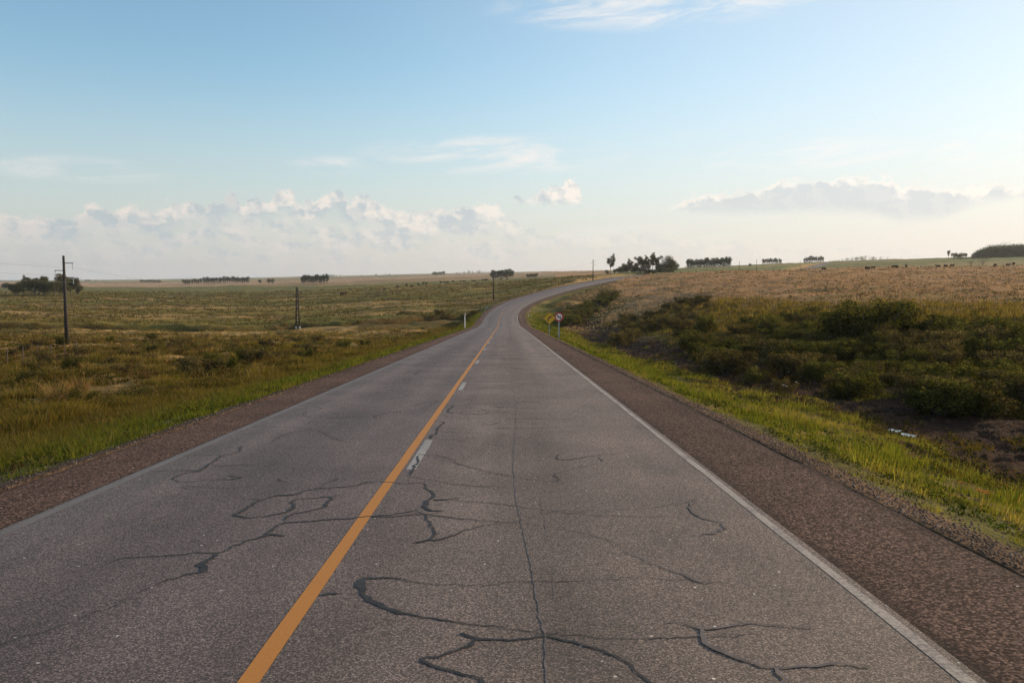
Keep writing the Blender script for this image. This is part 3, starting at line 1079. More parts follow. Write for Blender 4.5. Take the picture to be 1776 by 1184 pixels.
CR = [
    ((.02, .03, .03, .04, .05, .06, .05, .05, .03), [(191, 975), (235, 966), (293, 963), (341, 959), (381, 957), (411, 946), (440, 935), (469, 920), (495, 906), (513, 905), (550, 902), (600, 898), (642, 895), (681, 892), (718, 885), (735, 883)]),
    ((.06, .12, .10, .05, .015, .012, .015, .012), [(381, 957), (363, 972), (348, 979), (358, 990), (330, 994), (300, 1003), (249, 1023), (205, 1047), (147, 1069), (73, 1095), (0, 1116)]),
    ((.08, .09, .04), [(440, 935), (462, 928), (478, 928), (491, 931)]),
    ((.06, .05, .05, .07, .05, .03, .05, .08, .03, .04, .07, .05, .06, .08, .04, .04, .05, .03, .03, .03, .05, .08, .03), [(495, 902), (513, 891), (542, 886), (564, 876), (574, 862), (546, 863), (520, 865), (508, 869), (511, 878), (495, 888), (458, 895), (432, 897), (414, 893), (421, 884), (440, 873), (454, 866), (476, 860), (513, 857), (531, 851), (568, 846), (608, 843), (639, 836), (662, 836), (710, 838), (735, 838), (743, 850), (755, 861), (746, 867), (735, 878)]),
    ((.08, .05, .03), [(755, 867), (774, 866), (797, 863)]),
    ((.06, .12, .10, .03), [(745, 868), (738, 878), (750, 885), (769, 887)]),
    ((.04, .02), [(574, 862), (596, 858)]),
    ((.04, .015), [(454, 866), (436, 866), (418, 866)]),
    ((.05, .03, .04, .06, .03, .02), [(421, 774), (414, 783), (389, 790), (366, 803), (348, 815), (308, 815), (257, 818)]),
    ((.04, .03, .02), [(366, 807), (403, 807), (447, 806)]),
    ((.03, .015), [(389, 790), (352, 789), (315, 790)]),
    ((.05, .03, .04, .02, .03, .06, .03), [(348, 817), (319, 821), (301, 829), (308, 835), (341, 834), (385, 831), (407, 831), (421, 828), (396, 824)]),
    ((.015, .02, .01), [(340, 849), (319, 847), (325, 843), (360, 845), (420, 846)]),
    ((.03, .03, .04, .05, .03, .04, .06, .08, .04, .03, .02, .015), [(730, 887), (742, 903), (754, 918), (756, 930), (740, 939), (718, 941), (758, 936), (789, 928), (813, 918), (876, 906), (903, 903)]),
    ((.05, .04, .03, .015), [(640, 897), (734, 893), (789, 898), (830, 902), (884, 906)]),
    ((.03, .012), [(789, 867), (856, 873), (947, 885), (1034, 893), (1152, 896)]),
    ((.03, .02, .03, .01), [(710, 826), (758, 834), (821, 843), (872, 845)]),
    ((.01, .012, .02, .04, .02, .01), [(793, 804), (884, 826), (945, 834), (971, 834), (963, 826), (974, 818), (1034, 804)]),
    ((.12, .13, .09, .08, .08, .03, .025, .02, .02, .015, .015, .015), [(634, 1003), (629, 1015), (628, 1029), (647, 1040), (679, 1056), (718, 1066), (777, 1078), (836, 1086), (935, 1096), (1034, 1105), (1132, 1107), (1203, 1105), (1300, 1101)]),
    ((.05, .03, .015, .015, .015, .012, .015, .012), [(630, 1003), (695, 1004), (730, 1011), (829, 1014), (923, 1009), (994, 1009), (1057, 1004), (1108, 1002), (1160, 1006), (1203, 1007)]),
    ((.05, .05, .04, .04, .03, .03, .02), [(797, 1098), (829, 1107), (876, 1109), (955, 1105), (1014, 1121), (1065, 1139), (1112, 1170), (1128, 1184), (1140, 1200)]),
    ((.06, .05, .05, .06, .06, .04, .05, .07), [(829, 1109), (813, 1121), (773, 1135), (738, 1141), (750, 1155), (781, 1167), (829, 1172), (836, 1184), (838, 1200)]),
    ((.03, .05, .06, .07, .07), [(752, 729), (769, 732), (762, 742), (757, 750), (745, 760)]),
    ((.04, .03, .01), [(760, 748), (794, 750), (835, 751)]),
    ((.04, .07, .06, .05), [(728, 790), (718, 808), (714, 817), (709, 824)]),
    ((.03, .02, .012), [(729, 788), (760, 790), (783, 797), (803, 807), (865, 821), (900, 826)]),
    ((.02, .012), [(745, 760), (794, 764), (879, 774)]),
    ((.03, .05, .07, .07, .05, .03), [(769, 702), (786, 703), (779, 709), (777, 714), (789, 716), (766, 719)]),
    ((.04, .02), [(789, 716), (812, 714), (839, 712)]),
    ((.03, .015), [(786, 703), (840, 703), (920, 705)]),
    ((.03, .02), [(789, 693), (822, 693), (860, 691)]),
    ((.03, .02), [(766, 719), (789, 724), (815, 728)]),
    ((.02, .03, .03), [(721, 704), (732, 699), (763, 695)]),
    ((.03, .03, .04), [(655, 725), (649, 722), (672, 717), (698, 713)]),
    ((.02, .03, .02), [(513, 701), (535, 704), (558, 708), (530, 716), (524, 719), (540, 723)]),
    ((.015, .02, .02, .03), [(437, 740), (484, 740), (532, 743), (558, 750), (580, 760), (597, 765)]),
    ((.01, .02, .01), [(470, 767), (492, 755), (512, 748)]),
    ((.02, .03, .02), [(536, 734), (541, 730)]),
    ((.05, .08, .04), [(556, 1033), (568, 1029), (583, 1030)]),
    ((.02, .05, .03, .02), [(967, 789), (972, 797), (1000, 795), (1050, 788), (1080, 787)]),
    ((.02, .04), [(1036, 793), (1046, 800)]),
    ((.05, .05), [(718, 650), (732, 641)]),
    ((.015, .03), [(560, 842), (590, 829)]),
    ((.03, .012), [(480, 830), (500, 838)]),
]
crk = [px_line(*c) for c in CR]
# small hairline cracks across the lanes farther down the road
for k in range(260):
    s = 14 + 60 * rng.random() ** 0.8
    t_ = rng.uniform(-1.05, 0.25) if k % 3 else rng.uniform(-4.3, -2.6)
    L = rng.uniform(.3, 1.3)
    a = rng.uniform(-.35, .35)
    x0 = HEAD * s + t_
    crk.append(([.014 + .014 * rng.random() + s * 0.0003, .018 + s * 0.0004, .010], [(x0, s), (x0 + L * .5, s + a * .5 + rng.uniform(-.2, .2)), (x0 + L, s + a)]))
for k in range(26):                                     # full-width hairlines
    s = 20 + k * 3.1 + rng.uniform(-1, 1)
    x0 = HEAD * s + rng.uniform(-1.2, 0.4)
    crk.append(([.012, .014, .008], [(x0 + q * rng.uniform(.6, .9), s + rng.uniform(-.25, .25)) for q in range(4)]))
s = 118.0
crk.append(([.12, .16, .12], [(HEAD * s + q, s + .1 * q) for q in (-2.2, -.8, .6, 1.6)]))
cracks('tar_seal', crk, M['tar'], 0.0042)
OLD = [
    ((.012, .015, .02, .012), [(903, 903), (935, 893), (967, 886), (1034, 885), (1093, 884), (1152, 877), (1207, 867)]),
    ((.05, .05, .06, .05, .03, .06, .10, .04), [(1207, 867), (1201, 880), (1203, 890), (1223, 900), (1254, 908), (1258, 918), (1235, 924), (1215, 924)]),
    ((.015, .015, .015, .02, .03, .07, .02), [(884, 906), (939, 910), (978, 918), (1065, 938), (1089, 958), (1128, 975), (1164, 987), (1203, 1003), (1222, 1010), (1246, 1009)]),
    ((.03, .04, .06, .08, .07, .06, .05, .04), [(1152, 1080), (1191, 1084), (1207, 1092), (1223, 1111), (1254, 1131), (1300, 1147), (1350, 1160), (1430, 1152), (1510, 1157)]),
    ((.05, .04, .03), [(1207, 1090), (1300, 1082), (1350, 1083), (1410, 1092)]),
    ((.06, .05), [(1350, 1160), (1356, 1184), (1362, 1200)]),
    ((.015, .015), [(1130, 1107), (1230, 1103), (1330, 1099)]),
]
cracks('old_tar_seal', [px_line(*c) for c in OLD], M['tar_old'], 0.0072)
WOB = 0.010
SEAM = [
    ((.010, .014, .014, .016, .018, .018, .022, .022, .024, .026, .026, .024, .02), [(884, 606), (886, 625), (888, 670), (895, 698), (894, 749), (891, 791), (895, 861), (907, 918), (923, 989), (935, 1056), (943, 1096), (947, 1155), (950, 1190)]),
    ((.01, .01), [(935, 860), (946, 905), (948, 940)]),
    ((.01, .01), [(960, 1000), (963, 1040)]),
]
cracks('lane_seam', [px_line(*c) for c in SEAM], M['tar_old'], 0.0036)

# ------------------------------------------------------------------ grass (numpy blades)


def blades(name, x, y, h, w, c, lean=0.45, per=6, spread=0.10, dirx=0.0, mat='grass'):
    """tufts at x, y: `per` bent blades each"""
    kk = ~puddle_mask(x, y, 1.9)
    x, y, h, w, c = x[kk], y[kk], h[kk], w[kk], c[kk]
    n = len(x)
    z = height(x, y)[0]
    N = n * per
    X = np.repeat(x, per)
    Y = np.repeat(y, per)
    Z = np.repeat(z, per) - 0.03
    Hh = np.repeat(h, per) * rng.uniform(.55, 1.15, N)
    Ww = np.repeat(w, per) * rng.uniform(.7, 1.3, N)
    cc_ = np.repeat(c, per, 0) * rng.uniform(.72, 1.28, (N, 1)) * (1 + rng.normal(0, .06, (N, 3)))
    cc_ = np.clip(cc_, 0.003, 0.9)
    th = rng.uniform(0, 2 * np.pi, N)
    sp = np.repeat(h, per) * spread * np.sqrt(rng.random(N)) * 3
    X = X + np.cos(th) * sp
    Y = Y + np.sin(th) * sp
    ln = lean * rng.uniform(.2, 1.3, N) * Hh
    lx, ly = np.cos(th) * ln + dirx * Hh, np.sin(th) * ln
    ph = th + np.pi / 2 + rng.normal(0, .5, N)
    wx, wy = np.cos(ph) * Ww / 2, np.sin(ph) * Ww / 2
    b0 = np.stack([X - wx, Y - wy, Z], 1)
    b1 = np.stack([X + wx, Y + wy, Z], 1)
    m0 = np.stack([X - wx * .7 + lx * .4, Y - wy * .7 + ly * .4, Z + Hh * .58], 1)
    m1 = np.stack([X + wx * .7 + lx * .4, Y + wy * .7 + ly * .4, Z + Hh * .58], 1)
    tp = np.stack([X + lx, Y + ly, Z + Hh], 1)
    V = np.stack([b0, b1, m1, m0, tp], 1).reshape(-1, 3)
    i = np.arange(N)[:, None] * 5
    F = (i + np.array([0, 1, 2, 3, 3, 2, 4])[None, :]).ravel()
    cnt = np.tile([4, 3], N)
    C5 = np.repeat(cc_, 5, 0)
    me = mesh_np(name, V, F, cnt, False, C5)
    o = link(name, me, M[mat])
    return tag(o, kind='stuff')


def road_xy(lat, s):
    return (np.interp(s, SLEN, PATH[:, 0]) + np.interp(s, SLEN, RIGHT[:, 0]) * lat,
            np.interp(s, SLEN, PATH[:, 1]) + np.interp(s, SLEN, RIGHT[:, 1]) * lat)


def pick(pal, n, w=None):
    pal = np.array(pal, float)
    return pal[rng.choice(len(pal), n, p=w)]


def in_view(x, y, m=0.08):
    return (y > 2) & (np.abs(x / np.maximum(y, .1)) < 0.635 + m)


G_FRESH = [(.120, .135, .028), (.165, .165, .032), (.070, .090, .024), (.20, .18, .045), (.25, .18, .09)]
G_MIX = [(.145, .108, .030), (.19, .135, .038), (.22, .155, .065), (.085, .080, .025), (.28, .20, .11)]
G_DRY = [(.34, .25, .13), (.28, .20, .09), (.20, .16, .06), (.15, .13, .045)]


def verge_right():
    n = 66000
    s = np.exp(rng.uniform(np.log(4.5), np.log(215), n))
    off = 0.15 + 7.6 * rng.random(n) ** 1.05
    x, y = road_xy(4.05 + off, s)
    nz = fbm(x / .5, y / .65, 3)
    nz2 = fbm(x / 5, y / 7, 2)
    bare = (nz * 1.3 + nz2 * .3 - 0.38 * np.exp(-((off - 1.3) / 1.0) ** 2)) < -0.16
    edge = off < 0.55 + 0.45 * vnoise(x / .9 + 5, y / 1.1)
    k = in_view(x, y) & ~bare & ~edge
    s, off, x, y = s[k], off[k], x[k], y[k]
    n = len(x)
    h = (0.04 + 0.05 * sstep(off, 1.0, 3.5) + 0.13 * rng.random(n) ** 4) * (1 + np.minimum(s, 150) / 140)
    w = 0.0065 + 0.00045 * np.minimum(s, 160)
    c = pick(G_FRESH, n, [.36, .22, .26, .10, .06]) * .86
    h = h * (0.75 + 1.1 * sstep(fbm(x / .8 + 9, y / 1.0, 3), .0, .45))
    dryk = np.clip(sstep(fbm(x / 4 + 3, y / 6, 3), .0, .35) * .6 + .25 * sstep(off, 4, 7.5), 0, 1)
    c = c * (1 - dryk[:, None]) + pick(G_DRY, n) * .85 * dryk[:, None]
    blades('verge_grass', x, y, h, w, c, 0.55, 7, 0.28)


def verge_left():
    n = 62000
    s = np.exp(rng.uniform(np.log(6), np.log(205), n))
    off = 0.2 + 8.5 * rng.random(n) ** 0.9
    x, y = road_xy(-5.9 - off, s)
    nz = fbm(x / 1.5 + 20, y / 1.8, 3) + .5 * fbm(x / 5 + 4, y / 7, 2)
    bare = (nz - 0.12 * sstep(off, 3, 7) * (s < 40)) < -0.22
    k = in_view(x, y) & ~bare & (off > 0.35 + 0.3 * vnoise(x / .9, y / 1.1))
    s, off, x, y = s[k], off[k], x[k], y[k]
    n = len(x)
    h = (0.06 + 0.08 * sstep(off, .5, 3) + 0.17 * rng.random(n) ** 3) * (1 + np.minimum(s, 150) / 150)
    w = 0.0055 + 0.00045 * np.minimum(s, 160)
    c = pick(G_FRESH, n, [.34, .14, .34, .12, .06]) * .74
    dryk = np.clip(sstep(off, 1.6, 4.2) * .9 + .3 * sstep(fbm(x / 4, y / 5 + 7, 3), 0, .4), 0, 1)
    c = c * (1 - dryk[:, None]) + pick(G_MIX, n) * .55 * dryk[:, None]
    blades('verge_grass', x, y, h, w, c, 0.55, 7, 0.28)


def meadow_left():
    n = 90000
    D = np.exp(rng.uniform(np.log(13), np.log(175), n))
    u = rng.uniform(-.70, -.02, n)
    x, y = u * D, D
    lat, sl, zr = road_coords(x, y)
    nz = fbm(x / 2.4, y / 3.2, 3)
    k = (lat < -11.5) & (nz > -0.22)
    x, y, D, nz = x[k], y[k], D[k], nz[k]
    dc, sd = polyd(x, y, CREEK)
    k = (dc > 1.8) & (sd > 0)
    x, y, D, nz = x[k], y[k], D[k], nz[k]
    n = len(x)
    big = sstep(fbm(x / 6 + 40, y / 9, 3), -.05, .3)
    nz_c = fbm(x / 1.1, y / 1.4, 3)
    dryb = sstep(D, 108, 125) * .75
    h = (0.09 + .12 * big + .2 * rng.random(n) ** 3 + .22 * sstep(nz_c, .1, .4)) * (1 + D / 300) * (1 - .45 * dryb)
    w = 0.006 + 0.0005 * D
    c = pick(G_MIX, n, [.32, .26, .16, .16, .10])
    # reddish dry docks and pale plumes in patches
    p1 = sstep(fbm(x / 5 + 11, y / 6 + 2, 3), .12, .3)[:, None]
    c = c * (1 - p1 * .7) + np.array([.15, .085, .055]) * p1 * .7
    p2 = sstep(fbm(x / 3 + 60, y / 4 + 2, 3), .22, .36)[:, None]
    c = c * (1 - p2 * .6) + np.array([.32, .20, .12]) * p2 * .6
    c = c * (1 - dryb[:, None]) + pick(G_DRY, n, [.4, .3, .2, .1]) * dryb[:, None]
    c = c * (0.25 + 0.72 * sstep(nz_c + .5 * fbm(x / 3, y / 3.6, 3), -.35, .40))[:, None]
    blades('meadow_grass', x, y, h, w, c, 0.5, 7, 0.22)


def tussocks_left():
    # large pale tussocks of dry grass near the ditch
    spots = []
    for k in range(22):
        D = math.exp(rng.uniform(math.log(15), math.log(75)))
        u = rng.uniform(-.66, -.16)
        spots.append((u * D, D, rng.uniform(.55, 1.0)))
    spots = [q for q in spots if q[1] > 30]
    X = np.array([q[0] for q in spots])
    Y = np.array([q[1] for q in spots])
    Hh = np.array([q[2] for q in spots])
    lat, _, _ = road_coords(X, Y)
    k = lat < -12
    X, Y, Hh = X[k], Y[k], Hh[k]
    n = len(X)
    c = pick([(.25, .165, .09), (.20, .145, .065), (.16, .13, .05), (.27, .155, .10)], n)
    blades('tussock_grass', X, Y, Hh, 0.016 + Y * .0003, c, 0.75, 90, 0.10, -0.15)


def bog_right():
    # tufts in and behind the muddy ditch
    n = 48000
    D = np.exp(rng.uniform(np.log(9), np.log(170), n))
    u = rng.uniform(.03, .72, n)
    x, y = u * D, D
    lat, sl, zr = road_coords(x, y)
    dd, _ = polyd(x, y, DITCH)
    nz = fbm(x / 1.8, y / 2.6, 3)
    inm = dd < 4.6 + 2.4 * fbm(x / 3, y / 4, 3)
    k = (lat > 9.5) & ((~inm & (nz > -.3)) | (inm & (nz > .20))) & (D < 150 - 62 * sstep(u, .17, .44) + 12)
    x, y, D, dd, nz = x[k], y[k], D[k], dd[k], nz[k]
    n = len(x)
    lat, _, _ = road_coords(x, y)
    far = sstep(lat, 14, 22)
    h = (0.12 + 0.20 * far + .22 * rng.random(n) ** 3 * (.3 + far)) * (1 + D / 220)
    w = 0.008 + 0.0006 * D
    c = pick(G_MIX, n, [.34, .14, .12, .34, .06]) * .46
    kd = (sstep(D + 12 * nz, 60, 84) * .7)[:, None]
    c = c * (1 - kd) + pick([(.22, .15, .07), (.17, .12, .05), (.12, .095, .035), (.07, .055, .022)], n) * kd
    g = (sstep(fbm(x / 4 + 8, y / 5, 2), .05, .25) * (1 - far))[:, None]
    c = c * (1 - g) + pick(G_FRESH, n) * g * .8
    blades('bog_grass', x, y, h, w, c, 0.5, 7, 0.22)


def field_tufts():
    # coarse low tufts that speckle the fields
    n = 42000
    D = np.exp(rng.uniform(np.log(85), np.log(430), n))
    u = rng.uniform(.03, .70, n)
    x, y = u * D, D
    lat, sl, zr = road_coords(x, y)
    nz = fbm(x / 7 + 3, y / 5, 3)
    k = (lat > 12) & (D > 150 - 62 * sstep(u, .17, .44)) & (nz > -.12 + .12 * sstep(D, 90, 250))
    x, y, D, u = x[k], y[k], D[k], u[k]
    n = len(x)
    h = (.16 + .22 * rng.random(n) ** 3) * (1 + D / 400)
    w = .03 + .0009 * D
    c = pick([(.38, .245, .15), (.31, .20, .12), (.18, .125, .065), (.08, .06, .03)], n, [.42, .26, .18, .14])
    blades('field_grass', x, y, h, w, c, .5, 4, .3, 0.0, 'dry')
    n = 42000
    D = np.exp(rng.uniform(np.log(180), np.log(620), n))
    u = rng.uniform(-.70, .10, n)
    x, y = u * D, D
    lat, sl, zr = road_coords(x, y)
    dc, sd = polyd(x, y, CREEK)
    nz = fbm(x / 14 + 3, y / 4, 3)
    k = ((lat < -9)) & (sd < 0) & (dc > 1.5) & (nz > -.05)
    x, y, D = x[k], y[k], D[k]
    n = len(x)
    h = (.18 + .3 * rng.random(n) ** 3) * (1 + D / 500)
    w = .04 + .0010 * D
    c = pick([(.19, .15, .05), (.15, .125, .042), (.25, .185, .08), (.08, .068, .028)], n, [.42, .34, .15, .09])
    blades('field_grass', x, y, h, w, c, .5, 4, .3, 0.0, 'dry')


def pebbles():
    n = 16000
    s = np.exp(rng.uniform(np.log(4.5), np.log(70), n))
    right = rng.random(n) < .6
    off = np.abs(rng.normal(0, .45, n)) + .02
    wide = rng.random(n) < .3
    off = np.where(wide, rng.uniform(0, 3.2, n), off)
    lat = np.where(right, 4.02 + off, -5.78 - off)
    x, y = road_xy(lat, s)
    z = height(x, y)[0]
    r = rng.uniform(.006, .02, n) * (1 + s / 60)
    base = np.array([(1, 0, 0), (0, 1, 0), (-1, 0, 0), (0, -1, 0), (0, 0, .8), (0, 0, -.5)], float)
    V = base[None] * r[:, None, None] * rng.uniform(.6, 1.4, (n, 6, 3)) + np.stack([x, y, z], 1)[:, None]
    F = np.array([(0, 1, 4), (1, 2, 4), (2, 3, 4), (3, 0, 4), (1, 0, 5), (2, 1, 5), (3, 2, 5), (0, 3, 5)])
    Fa = (np.arange(n)[:, None, None] * 6 + F[None]).ravel()
    C = np.repeat(pick([(.15, .105, .082), (.11, .078, .062), (.27, .21, .165), (.07, .05, .04)], n, [.32, .3, .08, .3]), 6, 0)
    me = mesh_np('gravel', V.reshape(-1, 3), Fa, np.full(n * 8, 3), False, C)
    tag(link('gravel', me, M['stone']), kind='stuff')


pebbles()
verge_right()
verge_left()
meadow_left()
tussocks_left()
bog_right()
field_tufts()

def weeds(name, x, y, r_, pal, per, leaf, tall=1.0):
    """low broad-leaved weeds: small heaps of leaves lying on the ground"""
    kk = ~puddle_mask(x, y, 1.9)
    x, y, r_, leaf = x[kk], y[kk], r_[kk], leaf[kk]
    n = len(x)
    z = height(x, y)[0]
    N = n * per
    R_ = np.repeat(r_, per)
    th = rng.uniform(0, 2 * np.pi, N)
    q = np.sqrt(rng.random(N))
    X = np.repeat(x, per) + np.cos(th) * q * R_
    Y = np.repeat(y, per) + np.sin(th) * q * R_
    Z = np.repeat(z, per) + rng.random(N) * R_ * .9 * tall * (1.1 - q * q)
    nr = rng.normal(size=(N, 3))
    nr[:, 2] = np.abs(nr[:, 2]) + .3
    nr /= np.linalg.norm(nr, axis=1)[:, None]
    a = np.cross(nr, rng.normal(size=(N, 3)))
    a /= np.linalg.norm(a, axis=1)[:, None]
    b = np.cross(nr, a)
    sz = (np.repeat(leaf, per) * rng.uniform(.5, 1.4, N))[:, None]
    p = np.stack([X, Y, Z], 1)
    V = np.stack([p - a * sz, p - b * sz * .45, p + a * sz, p + b * sz * .45], 1).reshape(-1, 3)
    C = np.repeat(pick(pal, n) * rng.uniform(.6, 1.35, (n, 1)), per, 0) * rng.uniform(.6, 1.4, (N, 1))
    me = mesh_np(name, V, np.arange(N * 4), np.full(N, 4), False, np.repeat(np.clip(C, .003, .8), 4, 0))
    tag(link(name, me, M['leaf']), kind='stuff')


def all_weeds():
    W_DARK = [(.055, .055, .016), (.085, .078, .02), (.035, .032, .014), (.12, .10, .028), (.12, .07, .035), (.15, .085, .045)]
    W_VERGE = [(.06, .085, .018), (.09, .115, .024), (.045, .055, .016), (.13, .12, .03)]
    n = 5200
    s = np.exp(rng.uniform(np.log(5), np.log(150), n))
    off = rng.uniform(.8, 8, n)
    x, y = road_xy(4.05 + off, s)
    k = in_view(x, y) & (fbm(x / 1.6 + 3, y / 2, 3) > -.05)
    x, y, s = x[k], y[k], s[k]
    weeds('verge_weeds', x, y, rng.uniform(.06, .17, len(x)) * (1 + s / 90), W_VERGE, 16, .018 + s * .0006)
    n = 7000
    s = np.exp(rng.uniform(np.log(6), np.log(150), n))
    off = rng.uniform(.6, 11, n)
    x, y = road_xy(-5.9 - off, s)
    k = in_view(x, y) & (fbm(x / 1.6 + 3, y / 2, 3) > -.08)
    x, y, s = x[k], y[k], s[k]
    weeds('verge_weeds', x, y, rng.uniform(.07, .22, len(x)) * (1 + s / 90), W_VERGE + W_DARK, 16, .02 + s * .0006)
    n = 17000
    D = np.exp(rng.uniform(np.log(16), np.log(150), n))
    u = rng.uniform(-.70, -.04, n)
    x, y = u * D, D
    lat, _, _ = road_coords(x, y)
    k = (lat < -13) & (fbm(x / 2.2 + 13, y / 3, 3) > 0.0)
    x, y, D = x[k], y[k], D[k]
    weeds('meadow_weeds', x, y, rng.uniform(.12, .42, len(x)) * (1 + D / 160), W_DARK, 24, .022 + D * .0007, 1.3)
    n = 9000
    D = np.exp(rng.uniform(np.log(11), np.log(130), n))
    u = rng.uniform(.05, .72, n)
    x, y = u * D, D
    lat, _, _ = road_coords(x, y)
    dd, _ = polyd(x, y, DITCH)
    k = (lat > 10) & (rng.random(len(x)) > .7 * sstep(D, 55, 75)) & ((dd > 4.5) | (fbm(x / 1.1 + 13, y / 1.6, 3) > 0.12))
    x, y, D = x[k], y[k], D[k]
    weeds('bog_weeds', x, y, rng.uniform(.08, .40, len(x)) * (1 + D / 160), W_DARK + [(.15, .11, .06), (.13, .12, .04)], 24, .022 + D * .0007, 1.2)


all_weeds()


def litter():
    # flattened dead straw over mud and verge, and clods of turned mud
    n = 26000
    D = np.exp(rng.uniform(np.log(9), np.log(110), n))
    x = rng.uniform(4.5, 24, n) * (1 + 0 * D)
    y = D
    lat, _, _ = road_coords(x, y)
    k = (lat > 4.4) & in_view(x, y)
    x, y, D = x[k], y[k], D[k]
    n = len(x)
    c = pick([(.30, .21, .12), (.20, .13, .075), (.12, .075, .045), (.36, .27, .17)], n, [.3, .3, .3, .1])
    blades('dead_straw', x, y, np.full(n, .035) * (1 + D / 60), .008 + .0004 * D, c, 4.0, 3, 1.2, 0.0, 'dry')
    n = 15000
    D = np.exp(rng.uniform(np.log(9), np.log(90), n))
    x = rng.uniform(7, 24, n)
    y = D
    dd, _ = polyd(x, y, DITCH)
    k = (dd < 5.5) & (fbm(x / .9, y / 1.2, 3) > -.1) & ~puddle_mask(x, y, 1.5)
    x, y, D = x[k], y[k], D[k]
    n = len(x)
    z = height(x, y)[0]
    r = rng.uniform(.02, .075, n) * (.6 + D / 60)
    base = np.array([(1, 0, 0), (0, 1, 0), (-1, 0, 0), (0, -1, 0), (0, 0, .75), (0, 0, -.5)], float)
    V = base[None] * r[:, None, None] * rng.uniform(.5, 1.5, (n, 6, 3)) + rng.normal(0, .18, (n, 6, 3)) * r[:, None, None] + np.stack([x, y, z], 1)[:, None]
    F = np.array([(0, 1, 4), (1, 2, 4), (2, 3, 4), (3, 0, 4), (1, 0, 5), (2, 1, 5), (3, 2, 5), (0, 3, 5)])
    Fa = (np.arange(n)[:, None, None] * 6 + F[None]).ravel()
    C = np.repeat(pick([(.05, .03, .022), (.035, .02, .015), (.075, .045, .032)], n), 6, 0)
    tag(link('mud_clods', mesh_np('mud_clods', V.reshape(-1, 3), Fa, np.full(n * 8, 3), False, C), M['stone']), kind='stuff')


litter()

# ------------------------------------------------------------------ foliage prototypes


def leaf_cloud(centers, radii, n, size, pal, squash=0.8, seed=0, up=0.3, stem=None):
    """leaf-sized quads around clump centres; returns verts, faces, colours"""
    r = np.random.default_rng(seed)
    centers, radii = np.array(centers, float), np.array(radii, float)
    wgt = radii ** 2
    k = r.choice(len(centers), n, p=wgt / wgt.sum())
    d = r.normal(size=(n, 3))
    d /= np.linalg.norm(d, axis=1)[:, None]
    rad = radii[k] * (0.55 + 0.45 * r.random(n) ** 0.5) * (1 + 0.22 * r.normal(size=n))
    pos = centers[k] + d * rad[:, None] * np.array([1, 1, squash])
    pos[:, 2] = np.maximum(pos[:, 2], 0.02)
    nrm = d + r.normal(size=(n, 3)) * 0.8
    nrm[:, 2] += up
    nrm /= np.linalg.norm(nrm, axis=1)[:, None]
    a = np.cross(nrm, r.normal(size=(n, 3)))
    a /= np.linalg.norm(a, axis=1)[:, None] + 1e-9
    b = np.cross(nrm, a)
    sz = size * r.uniform(.5, 1.5, n)[:, None]
    V = np.stack([pos - a * sz, pos - b * sz * .5, pos + a * sz, pos + b * sz * .5], 1).reshape(-1, 3)
    pal = np.array(pal, float)
    clump_tone = r.uniform(.7, 1.3, len(centers))
    C = pal[r.choice(len(pal), n)] * clump_tone[k][:, None] * r.uniform(.7, 1.3, (n, 1))
    C = np.repeat(np.clip(C, .003, .8), 4, 0)
    return V, np.arange(n * 4), np.full(n, 4), C


def limb_mesh(h, r0, limbs, seed, lean=0.0, n=6):
    rd = random.Random(seed)
    mb = MB()
    pts = [(lean * h * (i / 5) ** 1.5 + rd.uniform(-.01, .01) * h, rd.uniform(-.01, .01) * h, h * i / 5) for i in range(6)]
    mb.tube(pts, [r0 * (1 - .75 * i / 5) for i in range(6)], n)
    ends = []
    for (z0, ang, ln, up) in limbs:
        t_ = z0
        base = Vector((lean * h * t_ ** 1.5, 0, h * t_))
        d = Vector((math.cos(ang), math.sin(ang), up)).normalized()
        mid = base + d * ln * .5 + Vector((0, 0, .06 * ln))
        end = base + d * ln + Vector((0, 0, .16 * ln))
        rr = r0 * (1 - .7 * t_)
        mb.tube([base, mid, end], [rr * .55, rr * .38, rr * .14], 5)
        ends.append(end)
    return mb, ends


TREE_DARK = [(.065, .070, .035), (.09, .088, .042), (.13, .11, .055), (.05, .055, .03)]
TREE_EUC = [(.075, .070, .038), (.10, .085, .048), (.13, .10, .06), (.06, .058, .034)]
TREE_PINE = [(.040, .052, .030), (.052, .062, .036), (.032, .042, .024)]
SHRUB = [(.060, .062, .018), (.095, .088, .026), (.032, .034, .012), (.15, .125, .040)]
SHRUB_BR = [(.12, .085, .045), (.085, .066, .032), (.17, .125, .065), (.05, .042, .02)]


